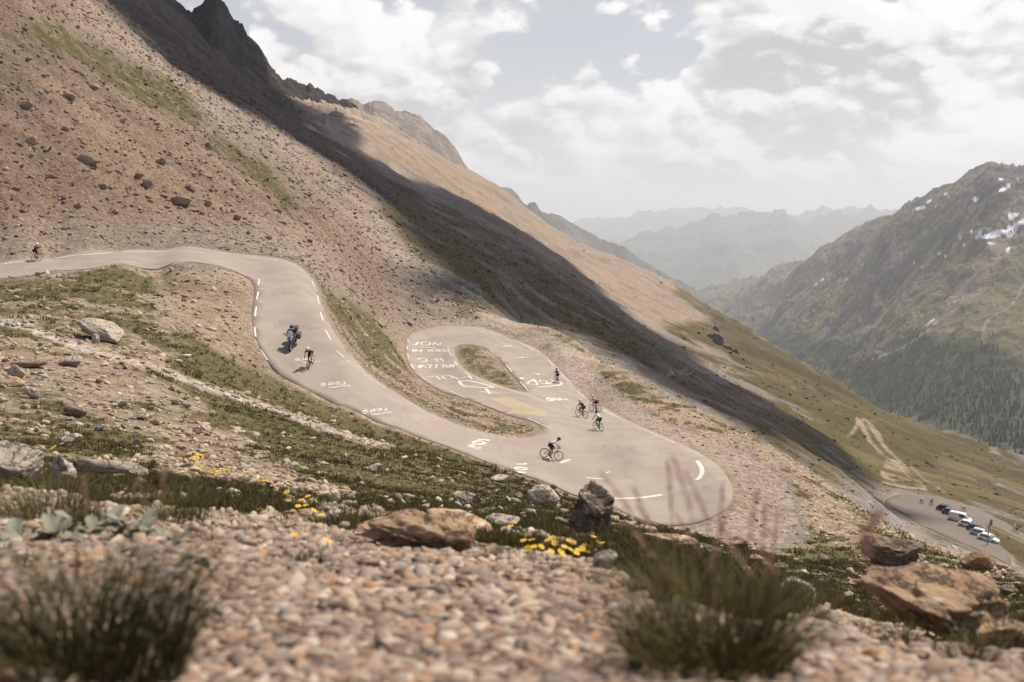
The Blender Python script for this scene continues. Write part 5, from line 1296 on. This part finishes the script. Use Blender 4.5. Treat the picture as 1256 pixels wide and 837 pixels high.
def person(pose, jersey, shorts, helmet, full=False, legs=None):
    root = empty('person'); P = pose
    V, E, Rr = [], [], []
    def add(p, r, link=None):
        V.append(tuple(p)); Rr.append(r); i = len(V) - 1
        if link is not None: E.append((link, i))
        return i
    f = lambda p, s: (p[0], p[1] * s, p[2])
    pe = add(P['pelvis'], .125); wa = add(P['waist'], .115, pe); ch = add(P['chest'], .14, wa); ne = add(P['neck'], .062, ch)
    hd = add(P['head'], .088, ne); add(P['headx'], .082, hd)
    nose = Vector(P['head']) + Vector((.095, 0, -.03 - P['look'] * .1)); add(nose, .018, hd)
    for s in (-1, 1): add((P['head'][0] - .01, s * .088, P['head'][2] - .01), .016, hd)
    for s in (-1, 1):
        sh = add(f(P['sh'], s), .062, ch); el = add(f(P['el'], s), .042, sh); wr = add(f(P['wr'], s), .029, el); hand_verts(V, E, Rr, wr, f(P['tip'], s), s)
    for s, q in ((-1, 'R'), (1, 'L')):
        hp = add(f(P['hip'], s), .10, pe); k = Vector(P['kn' + q]); mid = Vector(V[hp]).lerp(k, .5); th = add(mid, .082, hp); kn = add(k, .058, th)
        a = Vector(P['an' + q]); cf = add(k.lerp(a, .33), .056, kn); an = add(a, .036, cf); add(P['to' + q], .032, an)
    skin('body', V, E, Rr, M['skin'], root)
    # jersey: trunk and upper arms
    V, E, Rr = [], [], []
    pe = add(Vector(P['pelvis']) + Vector((.01, 0, .03)), .138); wa = add(P['waist'], .130, pe); ch = add(P['chest'], .153, wa); add(Vector(P['chest']).lerp(Vector(P['neck']), .72), .082, ch)
    for s in (-1, 1):
        sh = Vector(f(P['sh'], s)); e = Vector(f(P['el'], s)); w = Vector(f(P['wr'], s)); i = add(sh, .076, ch); j = add(sh.lerp(e, .75 if not full else 1.0), .058 if not full else .058, i)
        if full: add(e.lerp(w, .93), .046, j)
    skin('jacket' if full else 'jersey', V, E, Rr, M[jersey], root)
    V, E, Rr = [], [], []
    pe = add(P['pelvis'], .136)
    for s, q in ((-1, 'R'), (1, 'L')):
        h = Vector(f(P['hip'], s)); k = Vector(P['kn' + q]); i = add(h, .113, pe); j = add(h.lerp(k, .55), .092, i); j = add(h.lerp(k, .84 if not full else 1.0), .072, j)
        if full: a = Vector(P['an' + q]); j = add(k.lerp(a, .4), .068, j); add(k.lerp(a, .95), .052, j)
    skin('trousers' if full else 'shorts', V, E, Rr, M[shorts], root)
    hx = Vector(P['headx']); rot = Matrix.Rotation(.25 if not full else 0, 3, 'Y')
    if not full:
        h = MB().ball(hx + Vector((-.005, 0, -.01)), (.152, .115, .115), 16, 8, -.12, rot)
        for k in (-1, 0, 1): h.tube([hx + Vector((.13, .045 * k, .03)), hx + Vector((.03, .05 * k, .115)), hx + Vector((-.13, .045 * k, .05))], .014, 6)
        h.make('helmet', M[helmet], root)
        g = MB().tube([hx + Vector((.085, -.07, -.085)), hx + Vector((.105, -.03, -.088)), hx + Vector((.105, .03, -.088)), hx + Vector((.085, .07, -.085))], .018, 6); g.make('sunglasses', M['dark_glass'], root)
    else:
        h = MB().ball(hx + Vector((0, 0, -.05)), (.155, .13, .155), 18, 12, -.92).make('helmet', M[helmet], root)
        MB().ball(hx + Vector((.03, 0, -.035)), (.135, .118, .06), 16, 8, -.95).make('visor', M['dark_glass'], h)
        MB().ball(hx + Vector((.085, 0, -.14)), (.08, .085, .045), 12, 8, -.95).make('chin_guard', M['white_helmet'], h)
    for q in 'RL':
        a = Vector(P['an' + q]); t = Vector(P['to' + q]); c = a.lerp(t, .55) + Vector((0, 0, -.025)); d = (t - a); ang = math.atan2(-d.z, d.x)
        MB().ball(c, (.135, .047, .042), 12, 8, -.95, Matrix.Rotation(ang * .6, 3, 'Y')).make('shoe', M['white_helmet' if helmet == 'white_helmet' and not full else 'black_helmet'], root)
    return root
def frame_at(px, py, head_deg, L=1.0, r0=45, r1=300):
    """transform of a vehicle whose rear contact is seen at the pixel, heading in degrees (0 right, 90 away)"""
    p = hill.hit([px], [py], r0, r1)[0]; a = math.radians(head_deg); d = np.array([math.cos(a), math.sin(a)])
    def zz(q): return float(hill.z(np.array([q[0]]), np.array([q[1]]))[0]) + LIFT
    p0 = Vector((p[0], p[1], zz(p))); q = p[:2] + d * L; p1 = Vector((q[0], q[1], zz(q)))
    x = (p1 - p0).normalized(); y = Vector((0, 0, 1)).cross(x).normalized(); z = x.cross(y)
    return p0, Matrix((x, y, z)).transposed().to_quaternion()
def put(o, fr, shift=0.0):
    o.rotation_mode = 'QUATERNION'; o.location = fr[0] + fr[1] @ Vector((shift, 0, 0)); o.rotation_quaternion = fr[1]; return o
RIDERS = [ # rear-wheel pixel, heading, jersey, shorts, helmet, frame, who, bike
 (666.5, 562, 2, 'white_cloth', 'black_cloth', 'black_helmet', 'carbon', 'cyclist in a white jersey, black shorts and black helmet riding across the junction', 'black road bicycle under the cyclist in the white jersey'),
 (42, 322, 84, 'maroon_cloth', 'black_cloth', 'white_helmet', 'carbon', 'cyclist in a dark maroon top and white helmet on the far left stretch of road', 'dark bicycle on the far left stretch of road'),
 (384, 447, 263, 'black_cloth', 'black_cloth', 'white_helmet', 'carbon', 'cyclist in black with a white helmet riding down just below the motorcycle', 'bicycle just below the motorcycle on the descending road'),
 (684.5, 471, 105, 'navy_cloth', 'black_cloth', 'black_helmet', 'carbon', 'small dark navy cyclist near the big painted letters beyond the island', 'bicycle near the big painted letters beyond the island'),
 (718, 514, 128, 'black_cloth', 'black_cloth', 'white_helmet', 'carbon', 'cyclist all in black with a white helmet, leftmost of the group of three', 'bicycle of the black-clad rider, leftmost in the group of three'),
 (735, 506, 132, 'salmon_cloth', 'black_cloth', 'white_helmet', 'red_frame', 'cyclist in salmon orange half hidden at the back of the group of three', 'red bicycle half hidden at the back of the group of three'),
 (737.5, 530, 116, 'turquoise_cloth', 'black_cloth', 'black_helmet', 'carbon', 'cyclist in a pale turquoise jersey, nearest of the group of three', 'bicycle under the rider in the pale turquoise jersey')]
for px, py, hd, j, s, he, fm, lb, lbb in RIDERS:
    fr = frame_at(px, py, hd); tag(put(bicycle(fm), fr), lbb, 'bicycle', 'bicycles on the road'); tag(put(person(ROAD_POSE, j, s, he), fr), lb, 'person', 'cyclists on the road')
for px, py, hd, j, he, w in ((1128, 618, 20, 'white_cloth', 'white_helmet', 'first left cyclist on the valley road bend'), (1140, 620, 20, 'navy_cloth', 'black_helmet', 'second dark cyclist on the valley road bend'), (1184, 628, 150, 'white_cloth', 'white_helmet', 'white-topped cyclist passing beside the parked cars'), (1248, 655, 140, 'black_cloth', 'white_helmet', 'lone cyclist in black near the right end of the valley road')):
    fr = frame_at(px, py, hd, 1.0, 150, 400)
    tag(put(bicycle('carbon'), fr), 'tiny bicycle under the ' + w, 'bicycle', 'bicycles on the valley road'); tag(put(person(ROAD_POSE, j, 'black_cloth', he), fr), 'tiny figure: ' + w, 'person', 'cyclists on the valley road')

def motorcycle():
    root = empty('motorcycle')
    for x, w, R in ((0, .085, .33), (1.52, .06, .33)):
        t = MB().ring((x, 0, R), R - w, w, n=32, k=10).make('wheel', M['rubber'], root); d = MB().ring((x, 0, R), R - .15, .03)
        for k in range(6): a = k * 1.047; d.tube([(x, 0, R), (x + .2 * math.cos(a), 0, R + .2 * math.sin(a))], .018, 6)
        d.disc((x, 0, R), .05, .14).make('rim', M['steel'], t)
    f = MB()
    for s in (-1, 1): f.tube([(1.52, .10 * s, .33), (1.22, .10 * s, .98)], .032, 10)
    f.make('fork', M['steel'], root)
    MB().tube([(1.14, -.40, 1.06), (1.18, -.2, 1.08), (1.2, 0, 1.06), (1.18, .2, 1.08), (1.14, .40, 1.06)], .018).make('handlebar', M['carbon'], root)
    def oval(x, w, z0, z1, n=14): return [(x, w * math.cos(k * 6.283 / n), (z0 + z1) / 2 + (z1 - z0) / 2 * math.sin(k * 6.283 / n)) for k in range(n)]
    MB().loft([oval(.35, .16, .30, .70), oval(.55, .21, .22, .78), oval(.85, .23, .20, .82), oval(1.10, .20, .26, .80)]).make('engine', M['car_grey'], root)
    MB().loft([oval(.62, .13, .78, .90), oval(.80, .20, .74, 1.02), oval(1.02, .21, .74, 1.06), oval(1.18, .15, .80, 1.02)]).make('tank', M['bike_blue'], root)
    MB().loft([oval(1.02, .27, .50, 1.02), oval(1.20, .27, .56, 1.08), oval(1.38, .20, .70, 1.04), oval(1.50, .08, .80, .94)]).make('fairing', M['bike_blue'], root)
    MB().loft([oval(-.15, .14, .76, .86), oval(.15, .17, .74, .90), oval(.45, .17, .72, .88), oval(.66, .12, .74, .88)]).make('seat', M['leather'], root)
    w = MB(); secs = [[(1.30, -.24, 1.04), (1.37, -.10, 1.06), (1.37, .10, 1.06), (1.30, .24, 1.04)], [(1.20, -.22, 1.26), (1.26, -.09, 1.29), (1.26, .09, 1.29), (1.20, .22, 1.26)], [(1.11, -.15, 1.44), (1.15, -.06, 1.48), (1.15, .06, 1.48), (1.11, .15, 1.44)]]
    for a, b in zip(secs[:-1], secs[1:]):
        for k in range(3): w.quad(a[k], a[k + 1], b[k + 1], b[k])
    w.make('windshield', M['windscreen'], root)
    for s in (-1, 1):
        MB().ball((1.44, .085 * s, .90), (.07, .065, .06)).make('headlight', M['lamp_clear'], root)
        MB().tube([(1.18, .30 * s, 1.08), (1.22, .40 * s, 1.2)], .01).ball((1.22, .43 * s, 1.24), (.03, .08, .05)).make('mirror', M['carbon'], root)
        MB().box((-.22, .22 * s - .02 if s > 0 else -.46, .42), (.30, .46 if s > 0 else -.20, .80)).make('pannier', M['car_grey'], root, False)
    MB().box((-.42, -.24, .90), (.02, .24, 1.22)).make('top_case', M['car_grey'], root, False)
    MB().tube([(1.52, -.075, .66), (1.52, .075, .66)], .03).loft([oval(1.30, .085, .64, .67, 8), oval(1.52, .085, .69, .715, 8), oval(1.76, .075, .60, .63, 8)]).make('front_mudguard', M['bike_blue'], root)
    MB().tube([(.75, -.22, .26), (.30, -.26, .30), (-.10, -.28, .42)], [.04, .05, .06]).make('exhaust', M['steel'], root)
    return root
fr = frame_at(362.5, 421, 268, 1.5); tag(put(motorcycle(), fr), 'dark blue touring motorcycle with a clear windshield coming down the road', 'motorcycle')
tag(put(person(MOTO_POSE, 'black_cloth', 'black_cloth', 'black_helmet', True), fr), 'motorcyclist in dark riding gear and helmet on the touring motorcycle', 'person')

def car(paint, kind):
    """kind: hatch, estate or van; x forward, origin under the middle"""
    root = empty({'van': 'parked_van'}.get(kind, 'parked_car')); van = kind == 'van'
    L, Wd, H = (4.9, 1.95, 2.05) if van else ((4.55, 1.80, 1.50) if kind == 'estate' else (4.1, 1.76, 1.50))
    hw = Wd / 2; b = -L / 2; belt = 1.15 if van else .93
    def sec(x, w, z0, z1):
        c = .08; return [(x, -w + c, z0), (x, w - c, z0), (x, w, z0 + .12), (x, w, (z0 + z1) / 2), (x, w - .02, z1 - .06), (x, w - .10, z1), (x, -w + .10, z1), (x, -w + .02, z1 - .06), (x, -w, (z0 + z1) / 2), (x, -w, z0 + .12)]
    hood = L * (.16 if van else .27)
    body = MB().loft([sec(b, hw * .86, .38, belt * .86), sec(b + .12, hw * .96, .26, belt * .99), sec(b + .7, hw, .22, belt), sec(L / 2 - hood, hw, .22, belt), sec(L / 2 - .45, hw * .97, .22, belt * .88), sec(L / 2 - .1, hw * .9, .26, belt * .72), sec(L / 2, hw * .8, .36, belt * .6)])
    rb = b + (.10 if van else .15 if kind == 'estate' else .22); rt = rb + (.06 if van else .45 if kind == 'estate' else .40); ft = L / 2 - hood - (.75 if van else .85); fb = L / 2 - hood + .15
    def gsec(z, x0, x1, w): return [(x0, -w, z), (x1, -w * .92, z), (x1 + .06, 0, z), (x1, w * .92, z), (x0, w, z), (x0 - .03, 0, z)]
    body.loft([gsec(belt - .02, rb, fb, hw * .97), gsec(H - .12, rt, ft + .12, hw * .84), gsec(H, rt + .15, ft - .1, hw * .72)])
    B = body.make('body', M[paint], root, False)
    def win(name, p):
        c = sum((Vector(q) for q in p), Vector()) / len(p); n = (Vector(p[1]) - Vector(p[0])).cross(Vector(p[2]) - Vector(p[0])).normalized()
        if n.dot(c - Vector((0, 0, belt))) < 0: n = -n
        MB().quad(*[Vector(q) + n * .012 for q in p]).make(name, M['dark_glass'], root, False)
    z0, z1 = belt + .04, H - .17
    def at(z, s): u = (z - belt + .02) / (H - .12 - belt + .02); return (rb + (rt - rb) * u, fb + (ft + .12 - fb) * u, hw * (.97 + (.84 - .97) * u) * s)
    for s in (-1, 1):
        a0, a1, y0 = at(z0, s); c0, c1, y1 = at(z1, s); cuts = ((.60, .93),) if van else ((.08, .32), (.35, .62), (.65, .93))
        for u, v in cuts: win('side_window', [(a0 + (a1 - a0) * u, y0 * (1 - .08 * u), z0), (a0 + (a1 - a0) * v, y0 * (1 - .08 * v), z0), (c0 + (c1 - c0) * v, y1 * (1 - .08 * v), z1), (c0 + (c1 - c0) * u, y1 * (1 - .08 * u), z1)])
    a0, a1, y0 = at(z0, 1); c0, c1, y1 = at(z1, 1)
    win('windscreen', [(a1 + .03, -y0 * .82, z0), (a1 + .03, y0 * .82, z0), (c1 + .03, y1 * .82, z1), (c1 + .03, -y1 * .82, z1)])
    win('rear_window', [(a0 - .01, -y0 * .8, z0 + .02), (a0 - .01, y0 * .8, z0 + .02), (c0 - .01, y1 * .8, z1), (c0 - .01, -y1 * .8, z1)])
    for x in (b + .82, L / 2 - .85):
        for s in (-1, 1):
            w = MB().disc((x, s * (hw - .09), .32), .32, .22, 24).make('wheel', M['rubber'], root, False); MB().disc((x, s * (hw + .022), .32), .2, .02, 18).make('rim', M['steel'], w, False)
    for s in (-1, 1):
        MB().ball((L / 2 - .12, s * hw * .68, belt * .66), (.12, .17, .07)).make('headlight', M['lamp_clear'], root); MB().box((b - .012, s * hw * .72 - .10, belt * .6), (b + .03, s * hw * .72 + .10, belt * .88)).make('tail_light', M['lamp_red'], root, False)
        MB().ball((fb - .12, s * (hw + .09), belt + .06), (.07, .11, .07)).make('wing_mirror', M[paint], root)
    MB().box((L / 2 - .03, -hw * .7, .30), (L / 2 + .05, hw * .7, .44)).make('front_bumper', M['car_grey'], root, False); MB().box((b - .06, -hw * .75, .34), (b + .02, hw * .75, .48)).make('rear_bumper', M['car_grey'], root, False)
    return root
for px, py, hd, paint, kind, lb in ((1160, 627.5, -42, 'car_black', 'hatch', 'black car at the upper end of the parked row'), (1167, 632, -42, 'car_grey', 'hatch', 'dark grey car second from the upper end of the row'), (1177.5, 640, -42, 'car_white', 'van', 'white van parked between the dark cars and the white car'), (1188, 647, -42, 'car_white', 'hatch', 'white hatchback parked just below the white van'),
                                   (1198, 652, -42, 'car_blue', 'hatch', 'dark blue car squeezed between the white hatchback and the silver estate'), (1204, 658, -42, 'car_silver', 'estate', 'silver estate car near the lower end of the parked row'), (1212, 664, -42, 'car_white', 'hatch', 'white low car at the lower end of the row beside the sign post')):
    fr = frame_at(px, py, hd, 2.5, 120, 400); tag(put(car(paint, kind), fr), lb, 'van' if kind == 'van' else 'car', 'cars parked by the valley road')

p = at_px(1211, 669, 100); k = math.hypot(p.x, p.y) / FPX; rt = tag(empty('sign_post', p), 'tall dark sign post standing at the lower end of the parked cars', 'sign post')
MB().tube([(0, 0, -.3), (.3 * k, 0, 16 * k), (1.6 * k, 0, 32 * k)], .10, 8).make('post', M['sign_grey'], rt)
MB().box((.9 * k, -.05, 24.5 * k), (4.0 * k, .05, 31 * k)).make('sign_panel', M['sign_grey'], rt, False)
p = at_px(1244, 650, 150); k = math.hypot(p.x, p.y) / FPX; rt = tag(empty('marker_post', p), 'slim white marker post leaning on the far verge of the valley road', 'marker post')
MB().tube([(-.8 * k, 0, -.2), (-.3 * k, 0, 5 * k), (1 * k, 0, 9 * k)], .09, 8).make('post', M['post_white'], rt)
MB().box((.5 * k, -.1, 7.4 * k), (1.4 * k, .1, 8.4 * k)).make('band', M['sign_grey'], rt, False)
